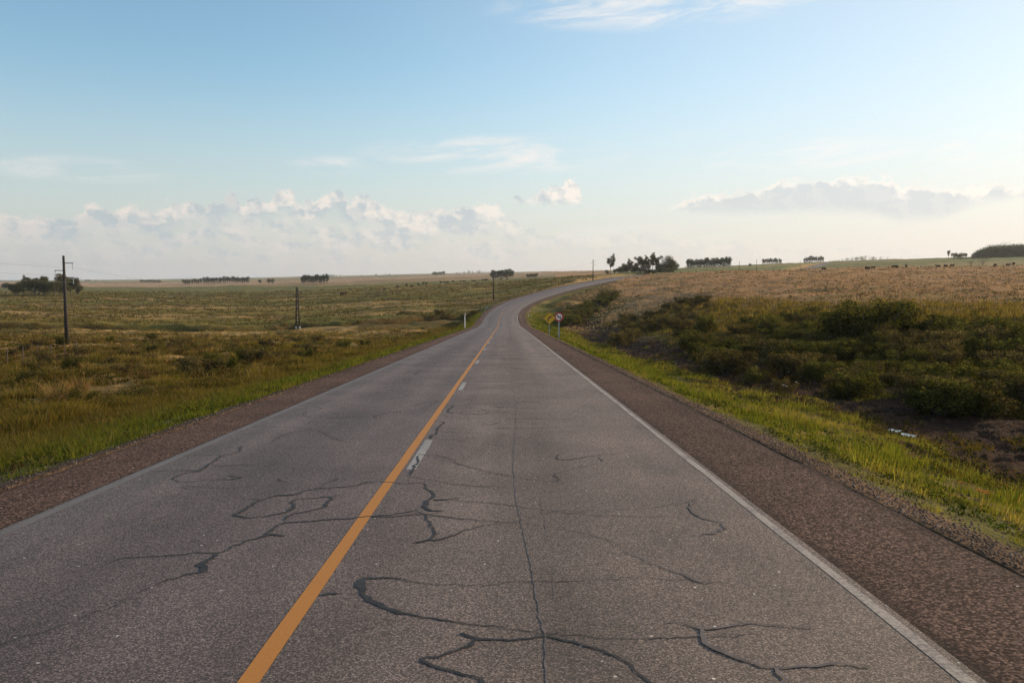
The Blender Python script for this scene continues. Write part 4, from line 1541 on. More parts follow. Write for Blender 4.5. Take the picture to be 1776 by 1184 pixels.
def make_tree(name, h, kind, seed, nleaf):
    rd = random.Random(seed)
    root = empty(name)
    cs, rs = [], []
    if kind == 'eucalypt':
        limbs = [(rd.uniform(.35, .85), rd.uniform(0, 6.28), h * rd.uniform(.16, .30), rd.uniform(.7, 1.6)) for _ in range(8)]
        mb, ends = limb_mesh(h * .92, h * .022, limbs, seed, rd.uniform(-.06, .06))
        for e in ends:
            cs.append(tuple(e)); rs.append(h * rd.uniform(.07, .12))
            cs.append(tuple(e + Vector((rd.uniform(-.07, .07) * h, rd.uniform(-.07, .07) * h, rd.uniform(.02, .1) * h)))); rs.append(h * rd.uniform(.05, .09))
        for z_ in (.5, .62, .74, .84, .93):
            cs.append((rd.uniform(-.1, .1) * h, rd.uniform(-.1, .1) * h, h * z_)); rs.append(h * rd.uniform(.08, .13))
        pal, sz = TREE_EUC, h * .013
    elif kind == 'round':
        limbs = [(rd.uniform(.2, .7), rd.uniform(0, 6.28), h * rd.uniform(.2, .36), rd.uniform(.3, 1.2)) for _ in range(9)]
        mb, ends = limb_mesh(h * .8, h * .03, limbs, seed)
        for e in ends:
            cs.append(tuple(e)); rs.append(h * rd.uniform(.12, .19))
        for _ in range(7):
            cs.append((rd.uniform(-.22, .22) * h, rd.uniform(-.22, .22) * h, h * rd.uniform(.3, .82))); rs.append(h * rd.uniform(.12, .18))
        pal, sz = TREE_DARK, h * .013
    elif kind == 'plantation':
        limbs = [(rd.uniform(.45, .9), rd.uniform(0, 6.28), h * rd.uniform(.08, .16), rd.uniform(.8, 1.6)) for _ in range(7)]
        mb, ends = limb_mesh(h * .95, h * .018, limbs, seed)
        for e in ends:
            cs.append(tuple(e)); rs.append(h * rd.uniform(.09, .13))
        for z_ in (.34, .46, .58, .7, .82, .93):
            cs.append((rd.uniform(-.05, .05) * h, rd.uniform(-.05, .05) * h, h * z_)); rs.append(h * rd.uniform(.09, .14))
        pal, sz = TREE_PINE, h * .016
    else:                                                  # bare winter tree
        limbs = [(rd.uniform(.15, .8), rd.uniform(0, 6.28), h * rd.uniform(.25, .45), rd.uniform(.5, 1.4)) for _ in range(16)]
        mb, ends = limb_mesh(h * .85, h * .02, limbs, seed)
        for e in ends:
            cs.append(tuple(e)); rs.append(h * rd.uniform(.10, .14))
        pal, sz = [(.12, .10, .07), (.15, .12, .08), (.09, .085, .05)], h * .012
    mb.build('trunk', M['bark'], root)
    V, Fc, cn, C = leaf_cloud(cs, rs, nleaf, sz, pal, .85, seed)
    link('crown', mesh_np('crown', V, Fc, cn, False, C), M['leaf'], root)
    return root


def make_shrub(name, h, seed, nleaf, pal, wide=1.0, airy=0.0):
    rd = random.Random(seed)
    root = empty(name)
    mb = MB()
    cs, rs = [], []
    for k in range(15):
        a, l_ = rd.uniform(0, 6.28), rd.uniform(.15, .62) * wide
        top = Vector((math.cos(a) * l_ * h, math.sin(a) * l_ * h, h * rd.uniform(.35, .97) * (1 - .35 * l_)))
        mb.tube([(0, 0, -.1), top * .5 + Vector((0, 0, .05 * h)), top], [.018 * h, .012 * h, .004 * h], 5)
        cs.append(tuple(top * .93)); rs.append(h * rd.uniform(.11, .19) * (1 - .3 * airy))
        cs.append(tuple(top * .6)); rs.append(h * rd.uniform(.12, .20))
    mb.build('stem', M['bark'], root)
    V, Fc, cn, C = leaf_cloud(cs, rs, nleaf, .042 * h ** .6, pal, .8, seed, .5)
    link('foliage', mesh_np('foliage', V, Fc, cn, False, C), M['leaf'], root)
    return root


class Kit:
    """prototypes used once themselves and copied afterwards"""

    def __init__(self, makers):
        self.src = makers
        self.used = [False] * len(makers)

    def place(self, i, x, y, scale, rz, name, label, cat, group=None, z=None):
        i = i % len(self.src)
        o = self.src[i] if not self.used[i] else copy_tree(self.src[i])
        first = not self.used[i]
        self.used[i] = True
        if not first:
            o.name = name
        o.location = (x, y, hz1(x, y) - 0.08 if z is None else z)
        o.rotation_euler = (0, 0, rz)
        o.scale = scale if hasattr(scale, '__len__') else (scale,) * 3
        for k in ('label', 'category', 'group'):
            if k in o:
                del o[k]
        tag(o, label, cat, group)
        return o


# unit-height (1 m) trees scaled on placing would blow up leaf sizes evenly: fine for far trees
EUC = Kit([make_tree('eucalyptus_tree', 10, 'eucalypt', 20 + k, 7000) for k in range(4)])
RND = Kit([make_tree('round_tree', 8, 'round', 40 + k, 9000) for k in range(4)])
PLA = Kit([make_tree('plantation_tree', 12, 'plantation', 60 + k, 2600) for k in range(4)])
BARE = Kit([make_tree('bare_tree', 7, 'bare', 80 + k, 900) for k in range(2)])


def tree(kit, px, D, h, name, label, group=None, wide=1.0, i=None, cat='tree'):
    x, y = ud(px, D)
    base = {id(EUC): 10, id(RND): 8, id(PLA): 12, id(BARE): 7}[id(kit)]
    s = h / base
    return kit.place(random.randrange(4) if i is None else i, x, y, (s * wide, s * wide, s), random.uniform(0, 6.28), name, label, cat, group)


# --- lone tree and row beside the bend in the road
tree(EUC, 1058, 470, 10.5, 'eucalyptus_tree', 'lone slender eucalyptus tree standing apart left of the row beyond the bend', i=0, wide=1.0)
tree(RND, 1052, 466, 3.2, 'round_tree', 'small low round tree at the foot of the lone eucalyptus', i=0, wide=1.1)
tree(RND, 1066, 470, 3.4, 'round_tree', 'small dark bushy tree just right of the lone eucalyptus', i=1, wide=1.2)
row = [(1078, 5.5, RND, 1.4), (1086, 6.5, RND, 1.3), (1094, 8.0, EUC, 1.2), (1100, 6.0, RND, 1.4), (1106, 9.5, EUC, 1.1), (1113, 8.5, EUC, 1.3), (1119, 6.5, RND, 1.4),
       (1124, 10.0, EUC, 1.2), (1131, 11.5, EUC, 1.1), (1137, 11.0, EUC, 1.2), (1143, 7.0, RND, 1.2)]
for k, (px_, h_, kit_, w_) in enumerate(row):
    tree(kit_, px_, 500 + (k % 3) * 7, h_, 'row_tree', 'tree in the dense dark row beyond the far end of the road', 'row of trees beyond the road bend', w_)
for k in range(13):
    tree(RND, 1074 + k * 7.4, 492 + (k % 2) * 4, random.uniform(3.2, 5.2), 'row_tree', 'low bushy tree filling the foot of the dark row beyond the bend', 'low bushy trees at the foot of the row', 1.4)
tree(RND, 1159, 500, 13.0, 'round_tree', 'tallest broad dark tree at the right end of the row beyond the road bend', i=2, wide=1.15)
tree(RND, 1151, 497, 9.0, 'round_tree', 'dark tree tucked against the left side of the tallest tree of the row', i=3, wide=1.0)
tree(RND, 1168, 505, 8.0, 'round_tree', 'lower tree at the very right end of the row beyond the road bend', i=1, wide=1.1)

# --- grove on the left behind the pole
for k, (px_, h_, w_) in enumerate([(22, 6.0, 1.2), (32, 8.5, 1.3), (42, 9.5, 1.2), (52, 10, 1.3), (62, 10, 1.2), (70, 10.5, 1.2), (80, 9.5, 1.1), (88, 9, 1.0), (97, 10.0, 1.2),
                                   (106, 11, 1.2), (115, 11.5, 1.1), (124, 11, 1.2), (132, 10, 1.2), (138, 7, 1.1), (28, 7, 1.2), (57, 9, 1.3), (76, 9, 1.1), (110, 9, 1.3)]):
    tree(RND if k % 3 else EUC, px_, 440 + (k % 4) * 9, h_, 'grove_tree', 'tree in the dark round grove behind the nearest utility pole', 'grove behind the nearest utility pole', w_)

# --- far plantations and clumps, each tree its own
far = [
    (PLA, 317, 352, 9, 1300, 7, 8.5, 'tree in the low left end of the long dark far woodlot', 'low end of the long far woodlot', 1.7),
    (PLA, 354, 434, 22, 1300, 7, 10.5, 'tree in the long dark woodlot on the left horizon', 'long woodlot on the left horizon', 1.7),
    (PLA, 523, 570, 20, 950, 6, 11.0, 'straight plantation tree in the square block right of the two small far trees', 'square plantation block left of centre', 1.0),
    (PLA, 852, 889, 16, 850, 7, 9.5, 'tree in the compact dark clump behind the pole left of the road', 'compact clump behind the pole left of the road', 1.4),
    (RND, 914, 931, 7, 1000, 5, 6.0, 'tree in the small clump right of the compact dark clump', 'small clump right of the compact clump', 1.0),
    (PLA, 1190, 1266, 30, 760, 6, 9.5, 'tree in the long plantation on the green ridge right of the road', 'long plantation on the green ridge', 1.2),
    (PLA, 1320, 1353, 13, 950, 4, 7.0, 'tree in the small pale block on the green ridge', 'small pale block on the green ridge', 1.2),
    (PLA, 1392, 1426, 12, 985, 4, 8.5, 'tree in the hazy block beside the far stretch of road', 'hazy block beside the far stretch of road', 1.1),
    (RND, 1648, 1672, 7, 860, 5, 6.8, 'round tree in the ridge clump left of the big wood', 'ridge clump left of the big wood', 1.0),
    (RND, 751, 771, 6, 2300, 6, 12.5, 'tree in the faint tiny clump on the far horizon', 'faint clump on the far horizon', 1.2),
    (RND, 246, 282, 7, 1900, 8, 8.0, 'low tree in the faint far clump left of the long woodlot', 'faint far clump left of the long woodlot', 1.6),
    (RND, 6, 26, 5, 900, 5, 8.0, 'tree in the small hazy clump at the left edge behind the grove', 'small hazy clump at the left edge', 1.2),
]
for (kit_, p0, p1, n_, D_, dj, h_, lab, grp, w_) in far:
    for k in range(n_):
        q = (k + .5) / n_
        tree(kit_, p0 + (p1 - p0) * q + random.uniform(-.6, .6), D_ + random.uniform(-dj, dj) * 2, h_ * random.uniform(.86, 1.1), 'far_tree', lab, grp, w_)
tree(EUC, 452, 1200, 8.0, 'far_tree', 'lone small far tree between the long woodlot and the square plantation, left one of two', i=1, wide=1.2)
tree(RND, 467, 1210, 9.5, 'far_tree', 'wider left tree of the close pair left of the square plantation', i=2, wide=1.0)
tree(RND, 474, 1205, 9.5, 'far_tree', 'right tree of the close pair left of the square plantation', i=3, wide=1.0)
tree(RND, 1299, 800, 4.6, 'far_tree', 'lone small round tree on the green ridge between the two plantation blocks', i=1)
tree(EUC, 1641, 850, 8.6, 'far_tree', 'tall thin lone tree at the left end of the ridge clump', i=2, wide=.9)
tree(BARE, 1681, 560, 6.2, 'bare_tree', 'pale leafless tree behind the tan field, left one of two', i=0, wide=1.2)
tree(BARE, 1701, 555, 7.8, 'bare_tree', 'larger pale leafless tree behind the tan field, right one of two', i=1, wide=1.3)


def far_wood(name, p0, p1, D, hmax, n, label=None, seed=3, prof=None, pal=TREE_PINE, depth=40):
    r = np.random.default_rng(seed)
    m = int(n / 60)
    q = r.random(m)
    px = p0 + (p1 - p0) * q
    dd_ = D + r.uniform(0, depth, m)
    x, y = (px - 888) / 1400 * dd_, dd_
    z = height(x, y)[0]
    hh = hmax * (prof(q) if prof else 1.0) * r.uniform(.72, 1.05, m)
    cs, rs = [], []
    for k in range(m):
        cs.append((x[k], y[k], z[k] + hh[k] * .62)); rs.append(hh[k] * .40)
        cs.append((x[k], y[k], z[k] + hh[k] * .28)); rs.append(hh[k] * .32)
    V, Fc, cn, C = leaf_cloud(cs, rs, n, hmax * .045, pal, 1.0, seed)
    # leaf_cloud keeps z above 0 only for plants at the origin: shift not needed for ridges above 0
    o = link(name, mesh_np(name, V, Fc, cn, False, C), M['leaf'])
    tag(o, kind='stuff')
    return o


_orig = leaf_cloud


def leaf_cloud_abs(cs, rs, n, size, pal, squash, seed):
    zoff = 1000.0
    V, Fc, cn, C = _orig([(a, b, c_ + zoff) for a, b, c_ in cs], rs, n, size, pal, squash, seed)
    V[:, 2] -= zoff
    return V, Fc, cn, C


leaf_cloud = lambda cs, rs, n, size, pal, squash=.8, seed=0, up=.3: leaf_cloud_abs(cs, rs, n, size, pal, squash, seed)
far_wood('ridge_wood', 1682, 1850, 850, 12, 60000, prof=lambda q: .35 + .75 * np.minimum(1, q * 5) ** .7)
far_wood('horizon_woods', 560, 850, 3600, 16, 6000, seed=5, prof=lambda q: .35 + .65 * (np.sin(q * 23) * .5 + .5) * (np.sin(q * 7 + 1) * .5 + .5), pal=[(.05, .06, .035), (.06, .07, .045)], depth=200)
far_wood('horizon_woods', 130, 560, 3300, 13, 6000, seed=6, prof=lambda q: .2 + .5 * (np.sin(q * 31) * .5 + .5) * (np.sin(q * 11 + 1) * .5 + .5), pal=[(.05, .06, .035), (.06, .07, .045)], depth=200)
far_wood('ridge_scrub', 1435, 1560, 1010, 5.5, 4000, seed=8, prof=lambda q: .35 + .65 * np.sin(q * 3.14) ** 2, depth=60, pal=[(.05, .06, .03), (.07, .08, .04)])

# ------------------------------------------------------------------ shrubs on the right bank
SHR = Kit([make_shrub('shrub', 3.0, 100 + k, 4200, SHRUB if k < 4 else SHRUB_BR, (1.0, 1.15, .85, 1.2, 1.0, 1.1)[k], 0.2) for k in range(6)])


def shrub(px, D, h, label, group=None, i=None, wide=1.0, name='shrub'):
    x, y = ud(px, D)
    s = h / 3.0
    return SHR.place(random.randrange(6) if i is None else i, x, y, (s * wide, s * wide, s), random.uniform(0, 6.28), name, label, 'shrub', group)


big = [
    (1505, 64, 4.3, 'tallest broad dark shrub on the right bank, its top against the tan field', 0, 1.25),
    (1545, 66, 3.6, 'dark shrub leaning against the right side of the tallest bank shrub', 1, 1.1),
    (1462, 63, 3.4, 'dark shrub against the left side of the tallest bank shrub', 2, 1.1),
    (1590, 66, 2.7, 'flat topped green shrub second to the right of the tallest bank shrub', 3, 1.4),
    (1222, 86, 2.6, 'isolated dark pointed shrub on the bank above the far end of the mud', 2, .9),
    (1330, 76, 2.6, 'dark upright shrub on the bank midway between the signs and the tallest shrub', 0, .9),
    (1405, 68, 2.4, 'dark shrub on the bank a little left of the tallest cluster', 1, 1.1),
    (1700, 62, 2.5, 'shrub with bare stems near the right edge, crown against the pale grass', 3, 1.0),
    (1742, 60, 2.4, 'spreading dark shrub at the right edge of the bank', 0, 1.0),
    (1655, 64, 2.1, 'thin stemmed shrub left of the two shrubs at the right edge', 2, 1.0),
]
for (px_, D_, h_, lab, i_, w_) in big:
    shrub(px_, D_, h_, lab, None, i_, w_)
for k in range(190):
    D_ = random.uniform(29, 72)
    lo = 1180 + 250 * (84 - D_) / 48 * .35
    px_ = random.uniform(lo + max(0, 46 - D_) * 22, 1880)
    h_ = random.uniform(1.1, 2.2) * (.62 if D_ > 62 else 1.0 if D_ > 45 else .75)
    shrub(px_, D_, h_, 'low dark shrub in the dense thicket on the right bank', 'thicket of low shrubs on the right bank', None, random.uniform(.9, 1.5))
for k in range(75):
    D_ = random.uniform(60, 94)
    px_ = random.uniform(1165 + (94 - D_) * 1.5, 1560)
    shrub(px_, D_, random.uniform(.9, 1.8) * (.7 if D_ > 82 else 1.0), 'low dark shrub on the upper slope between the lone pointed shrub and the tallest cluster', 'low shrubs on the upper slope of the right bank', None, random.uniform(1.1, 1.8))
for k in range(26):
    q = k / 25
    px_ = 985 + 85 * q + random.uniform(-8, 8)
    D_ = 165 + 75 * q + random.uniform(-12, 12)
    lat_ = road_coords(np.array([ud(px_, D_)[0]]), np.array([D_]))[0][0]
    if lat_ < 9:
        continue
    shrub(px_, D_, random.uniform(2.0, 3.6), 'dark shrub in the hollow behind the two road signs', 'dark shrubs in the hollow behind the signs', None, random.uniform(1.0, 1.5))
for k in range(55):
    px_ = random.uniform(1062, 1230)
    D_ = random.uniform(92, 165)
    shrub(px_, D_, random.uniform(1.0, 2.1), 'small brownish shrub on the slope below the tan field', 'small shrubs on the slope below the tan field', 4 + k % 2, 1.2)
# brownish weeds on the left
shrub(597, 82, 1.25, 'single round dark shrub standing in the yellow-green left verge', None, 0, 1.0)
for k in range(85):
    D_ = random.uniform(24, 115)
    px_ = random.uniform(10, 640)
    x_, y_ = ud(px_, D_)
    lat_ = road_coords(np.array([x_]), np.array([y_]))[0][0]
    if lat_ > -14:
        continue
    shrub(px_, D_, random.uniform(.55, 1.3) * (1 if D_ > 45 else .7), 'low brownish weed bush in the rough grass left of the road', 'low weed bushes in the left meadow', 4 + k % 2 if k % 3 else k % 4, 1.3, 'weed_bush')
for k in range(9):
    px_ = 690 + k * 17 + random.uniform(-6, 6)
    shrub(px_, 212 + random.uniform(-6, 14), random.uniform(1.5, 2.6), 'dark brown bush along the creek below the road embankment', 'bushes along the creek left of the road', 4 + k % 2, 1.4, 'creek_bush')

# ------------------------------------------------------------------ utility poles and wires


def make_pole(x, y, h, label, arms, rz=0.0):
    z0 = hz1(x, y)
    root = empty('utility_pole', (x, y, z0 - .3), rz)
    mb = MB()
    mb.tube([(0, 0, 0), (0, 0, h * .5), (0, 0, h + .3)], [.27, .20, .13], 12)
    mb.build('shaft', M['concrete'], root, True)
    tips = []
    for side, zz in arms:
        a = MB()
        a.box((side * .55, 0, zz + .3), (1.1, .09, .09))
        arm = a.build('crossarm', M['dark_steel'], root)
        ins = MB()
        for q in range(7):
            ins.tube([(side * 1.02, 0, zz + .22 - q * .105), (side * 1.02, 0, zz + .15 - q * .105)], [.035, .075], 8)
        ins.tube([(side * 1.02, 0, zz + .26), (side * 1.02, 0, zz - .55)], .012, 5)
        ins.build('insulator', M['glass_ins'], arm)
        c, s_ = math.cos(rz), math.sin(rz)
        tips.append((x + c * side * 1.02, y + s_ * side * 1.02, z0 + zz - .55))
    tag(root, label, 'pole', 'utility poles of the power line')
    return tips


ARMS = [(1, 9.9), (-1, 9.0), (1, 8.15)]
x1, y1 = ud(114, 99)
tp1 = make_pole(x1, y1, 10.8, 'tall dark concrete utility pole with three arms, nearest one at the far left', ARMS, 0.12)
x3, y3 = ud(856, 285)
tp3 = make_pole(x3, y3, 10.2, 'dark utility pole against the sky left of the road bend, third along the line', [(1, 9.4), (-1, 8.6), (1, 7.8)], -.3)
x4, y4 = ud(1028, 388)
tp4 = make_pole(x4, y4, 10.0, 'slim utility pole beyond the road, just left of the lone eucalyptus tree', [(1, 9.2), (-1, 8.4), (1, 7.6)], -.4)
# H-frame pole standing in the creek valley
x2, y2 = ud(516, 190)
z2 = hz1(x2, y2)
rt2 = empty('utility_pole', (x2, y2, z2 - .3), 0.1)
for sx in (-1, 1):
    q = MB()
    q.tube([(sx * .42, 0, 0), (sx * .16, 0, 10.1)], [.20, .12], 10)
    q.build('leg', M['concrete'], rt2, True)
    q = MB()
    q.tube([(sx * .42, 0, .25), (sx * .405, 0, .9)], [.21, .20], 10)
    q.build('foot', M['pale_concrete'], rt2, True)
for k, zz in enumerate((1.9, 3.6, 5.2, 6.7, 8.0, 9.2)):
    q = MB()
    wq = .8 - .052 * zz
    q.box((0, 0, zz), (wq, .20, .22))
    q.build('brace', M['concrete'], rt2)
tp2 = []
for side, zz in ((1, 8.9), (-1, 8.2), (1, 7.5)):
    a = MB()
    a.box((side * .62, 0, zz), (.9, .09, .09))
    arm = a.build('crossarm', M['dark_steel'], rt2)
    ins = MB()
    for q in range(7):
        ins.tube([(side * (1.08 + q * .10), 0, zz - .02), (side * (1.14 + q * .10), 0, zz - .02)], [.04, .08], 8)
    ins.build('insulator', M['glass_ins'], arm)
    tp2.append((x2 + side * 1.75, y2, z2 + zz - .3))
tag(rt2, 'double legged ladder-like utility pole in the hollow of the left field', 'pole', 'utility poles of the power line')
tp0 = [(q[0] - 6, -4 + y1 - 99, 10.2 + dz) for q, dz in zip(tp1, (-1.0, -1.9, -2.75))]


def wire(a, b, sag, label):
    mb = MB()
    a, b = Vector(a), Vector(b)
    pts = []
    for i in range(25):
        t_ = i / 24
        pts.append(a.lerp(b, t_) - Vector((0, 0, 4 * sag * t_ * (1 - t_))))
    mb.tube(pts, .008, 4, False)
    tag(mb.build('power_line', M['wire'], None, True), label, 'power line', 'wires of the power line')


spans = [(tp0, tp1, 'running from the left edge to the nearest pole'), (tp1, tp2, 'between the nearest pole and the double legged pole'),
         (tp2, tp3, 'between the double legged pole and the pole by the bend'), (tp3, tp4, 'between the pole by the bend and the slim pole beyond')]
for a_, b_, lab in spans:
    for k, nm in enumerate(('upper right', 'left', 'lower right')):
        wire(a_[k], b_[k], 1.1, 'thin %s arm wire %s' % (nm, lab))

# ------------------------------------------------------------------ road signs


def flat_poly(mb, pts, y0, th):
    n = len(pts)
    vs = [(p[0], y0 - th, p[1]) for p in pts] + [(p[0], y0, p[1]) for p in pts]
    fs = [tuple(range(n)), tuple(range(n, 2 * n))[::-1]] + [(i, i + n, (i + 1) % n + n, (i + 1) % n) for i in range(n)]
    mb.add(vs, fs)


def circ(r, n=32, c=(0, 0)):
    return [(c[0] + r * math.cos(2 * math.pi * k / n), c[1] + r * math.sin(2 * math.pi * k / n)) for k in range(n)]


# warning sign: yellow diamond, black arrow bending right
sx_, sy_ = ud(953, 80)
sz_ = hz1(sx_, sy_)
top_z = EYE + ray(953, 541.5)[1] * 80
ws = empty('warning_sign', (sx_, sy_, sz_), 0.0)
Hc = top_z - sz_ - .60
q = MB()
q.box((0, .03, (Hc + .3) / 2 - .15), (.075, .06, Hc + .6))
q.build('post', M['galv'], ws)
q = MB()
d_ = .62
flat_poly(q, [(0, Hc - d_), (d_, Hc), (0, Hc + d_), (-d_, Hc)], -.004, .004)
pl = q.build('panel', M['yellow'], ws)
q = MB()
e0, e1 = d_ - .035, d_ - .06
for k in range(4):
    a0, a1 = k * math.pi / 2, (k + 1) * math.pi / 2
    p0 = (math.cos(a0) * e0, math.sin(a0) * e0 + Hc); p1 = (math.cos(a1) * e0, math.sin(a1) * e0 + Hc)
    i0 = (math.cos(a0) * e1, math.sin(a0) * e1 + Hc); i1 = (math.cos(a1) * e1, math.sin(a1) * e1 + Hc)
    flat_poly(q, [p0, p1, i1, i0], -.009, .003)
q.build('border', M['black'], pl)
q = MB()
arc = [(-.14, -.26), (-.135, -.12), (-.09, 0.0), (-.01, .085), (.07, .12)]
wl = .052
for (a, b) in zip(arc[:-1], arc[1:]):
    dv = Vector((b[0] - a[0], b[1] - a[1])).normalized()
    nx, nz_ = -dv.y * wl, dv.x * wl
    a2 = (a[0] - dv.x * .01, a[1] - dv.y * .01)
    b2 = (b[0] + dv.x * .02, b[1] + dv.y * .02)
    flat_poly(q, [(a2[0] - nx, a2[1] - nz_ + Hc), (b2[0] - nx, b2[1] - nz_ + Hc), (b2[0] + nx, b2[1] + nz_ + Hc), (a2[0] + nx, a2[1] + nz_ + Hc)], -.010 - .0008 * arc.index(a), .003)
flat_poly(q, [(.05, .02 + Hc), (.27, .175 + Hc), (.03, .25 + Hc)], -.0145, .003)
q.build('arrow', M['black'], pl)
tag(ws, 'yellow diamond warning sign with a black arrow bending right, on a grey post', 'road sign')

# prohibition sign: white disc, red ring, black diagonal
rx_, ry_ = ud(969.5, 81)
rz_ = hz1(rx_, ry_)
Rc = EYE + ray(969.5, 549.5)[1] * 81 - rz_
ps = empty('prohibition_sign', (rx_, ry_, rz_), 0.0)
q = MB()
q.box((0, .04, (Rc + .2) / 2 - .1), (.14, .07, Rc + .5))
q.build('post', M['galv'], ps)
q = MB()
flat_poly(q, circ(.45, 32, (0, Rc)), -.004, .004)
pl = q.build('panel', M['red'], ps)
q = MB()
flat_poly(q, circ(.325, 32, (0, Rc)), -.009, .004)
q.build('face', M['sign_white'], pl)
q = MB()
flat_poly(q, [(-.26, Rc - .055), (.10, Rc - .055), (.10, Rc - .12), (.28, Rc - .02), (.10, Rc + .07), (.10, Rc + .0), (-.26, Rc + .0)], -.0145, .003)
q.build('arrow', M['black'], pl)
q = MB()
c45, w45 = .235, .034
flat_poly(q, [(-c45 - w45, Rc + c45 - w45), (c45 - w45, Rc - c45 - w45), (c45 + w45, Rc - c45 + w45), (-c45 + w45, Rc + c45 + w45)], -.018, .003)
q.build('slash', M['black'], pl)
tag(ps, 'round white prohibition sign with red rim and black diagonal bar', 'road sign')

# sign on the left verge, seen edge-on from behind
lx_, ly_ = ud(806, 128)
lz_ = hz1(lx_, ly_)
ls = empty('edge_on_sign', (lx_, ly_, lz_), math.radians(76))
q = MB()
q.box((0, 0, 1.0), (.12, .12, 2.5))
q.build('post', M['post_white'], ls)
q = MB()
q.box((0, -.08, 2.35), (.6, .02, .5))
q.build('panel', M['dark_steel'], ls)
tag(ls, 'white sign post on the left verge, its dark panel seen edge-on', 'road sign')

gp_src = None
for (px_, D_, lab) in ((846.5, 214, 'left one of two short white guide posts at the left edge of the bend'), (851.5, 219, 'right one of two short white guide posts at the left edge of the bend'),
                       (904.5, 205, 'white guide post on the inside of the bend, farther one'), (905.5, 186, 'white guide post on the inside of the bend, nearer one')):
    gx, gy = ud(px_, D_)
    if gp_src is None:
        gp_src = empty('guide_post')
        q = MB()
        q.box((0, 0, .4), (.10, .08, .9))
        q.build('post', M['post_white'], gp_src)
        q = MB()
        q.box((0, -.043, .70), (.07, .01, .12))
        q.build('reflector', M['red'], gp_src)
        g = gp_src
    else:
        g = copy_tree(gp_src)
    lat_, s_, zr_ = road_coords(np.array([gx]), np.array([gy]))
    tgt = 5.0 if lat_[0] > 0 else -6.9
    gx, gy = road_xy(tgt, s_[0])
    g.location = (float(gx), float(gy), hz1(float(gx), float(gy)))
    tag(g, lab, 'guide post', 'white guide posts at the bend')

# ------------------------------------------------------------------ fence posts


def fence_post(x, y, h, r, label, group, src=[None]):
    if src[0] is None:
        q = MB()
        q.tube([(0, 0, -.3), (0.01, 0, .5), (0, .01, 1.0)], [1.0 * .05, .048, .042], 7)
        o = q.build('fence_post', M['wood'])
        src[0] = o
    else:
        o = src[0].copy()
        COL.objects.link(o)
    o.location = (x, y, hz1(x, y))
    o.scale = (r / .05, r / .05, h)
    o.rotation_euler = (random.uniform(-.03, .03), random.uniform(-.03, .03), 0)
    tag(o, label, 'fence post', group)


nm = ['first', 'second', 'third', 'fourth', 'fifth', 'sixth', 'seventh', 'eighth', 'ninth', 'tenth', 'eleventh', 'twelfth', 'thirteenth', 'fourteenth',
      'fifteenth', 'sixteenth', 'seventeenth', 'eighteenth', 'nineteenth', 'twentieth', 'twenty-first', 'twenty-second', 'twenty-third', 'twenty-fourth', 'twenty-fifth']
for k, (px_, D_) in enumerate([(8.5, 72), (36, 75), (62, 78), (85, 80), (109, 82), (129, 84)]):
    x_, y_ = ud(px_, D_)
    fence_post(x_, y_, 1.45, .05, 'thin wooden fence post in the left grass below the pole, %s from the left' % nm[k], 'fence posts in the left meadow')
for k in range(44):
    px_ = 1165 + k * 14.3 + random.uniform(-1.5, 1.5)
    x_, y_ = ud(px_, 392 + random.uniform(-2, 2))
    fence_post(x_, y_, 1.3, .07, 'thin fence post along the top edge of the tan field', 'fence posts along the top of the tan field')
for k, (px_, D_, h_, lab) in enumerate([(1280.5, 420, 5.6, 'thin tall pole on the green ridge above the tan field, left of two close ones'), (1310.5, 420, 6.6, 'thin tall pole on the green ridge above the tan field, right of two close ones'),
                                        (1385.5, 640, 9.5, 'thin far pole beside the hazy block of trees')]):
    x_, y_ = ud(px_, D_)
    z_ = hz1(x_, y_)
    q = MB()
    q.tube([(0, 0, -.4), (0, 0, h_)], [.11, .08], 8)
    q.box((0, 0, h_ - .5), (1.0, .08, .08))
    tag(q.build('small_pole', M['wood'], None, False, (x_, y_, z_)), lab, 'pole')

# ------------------------------------------------------------------ cows


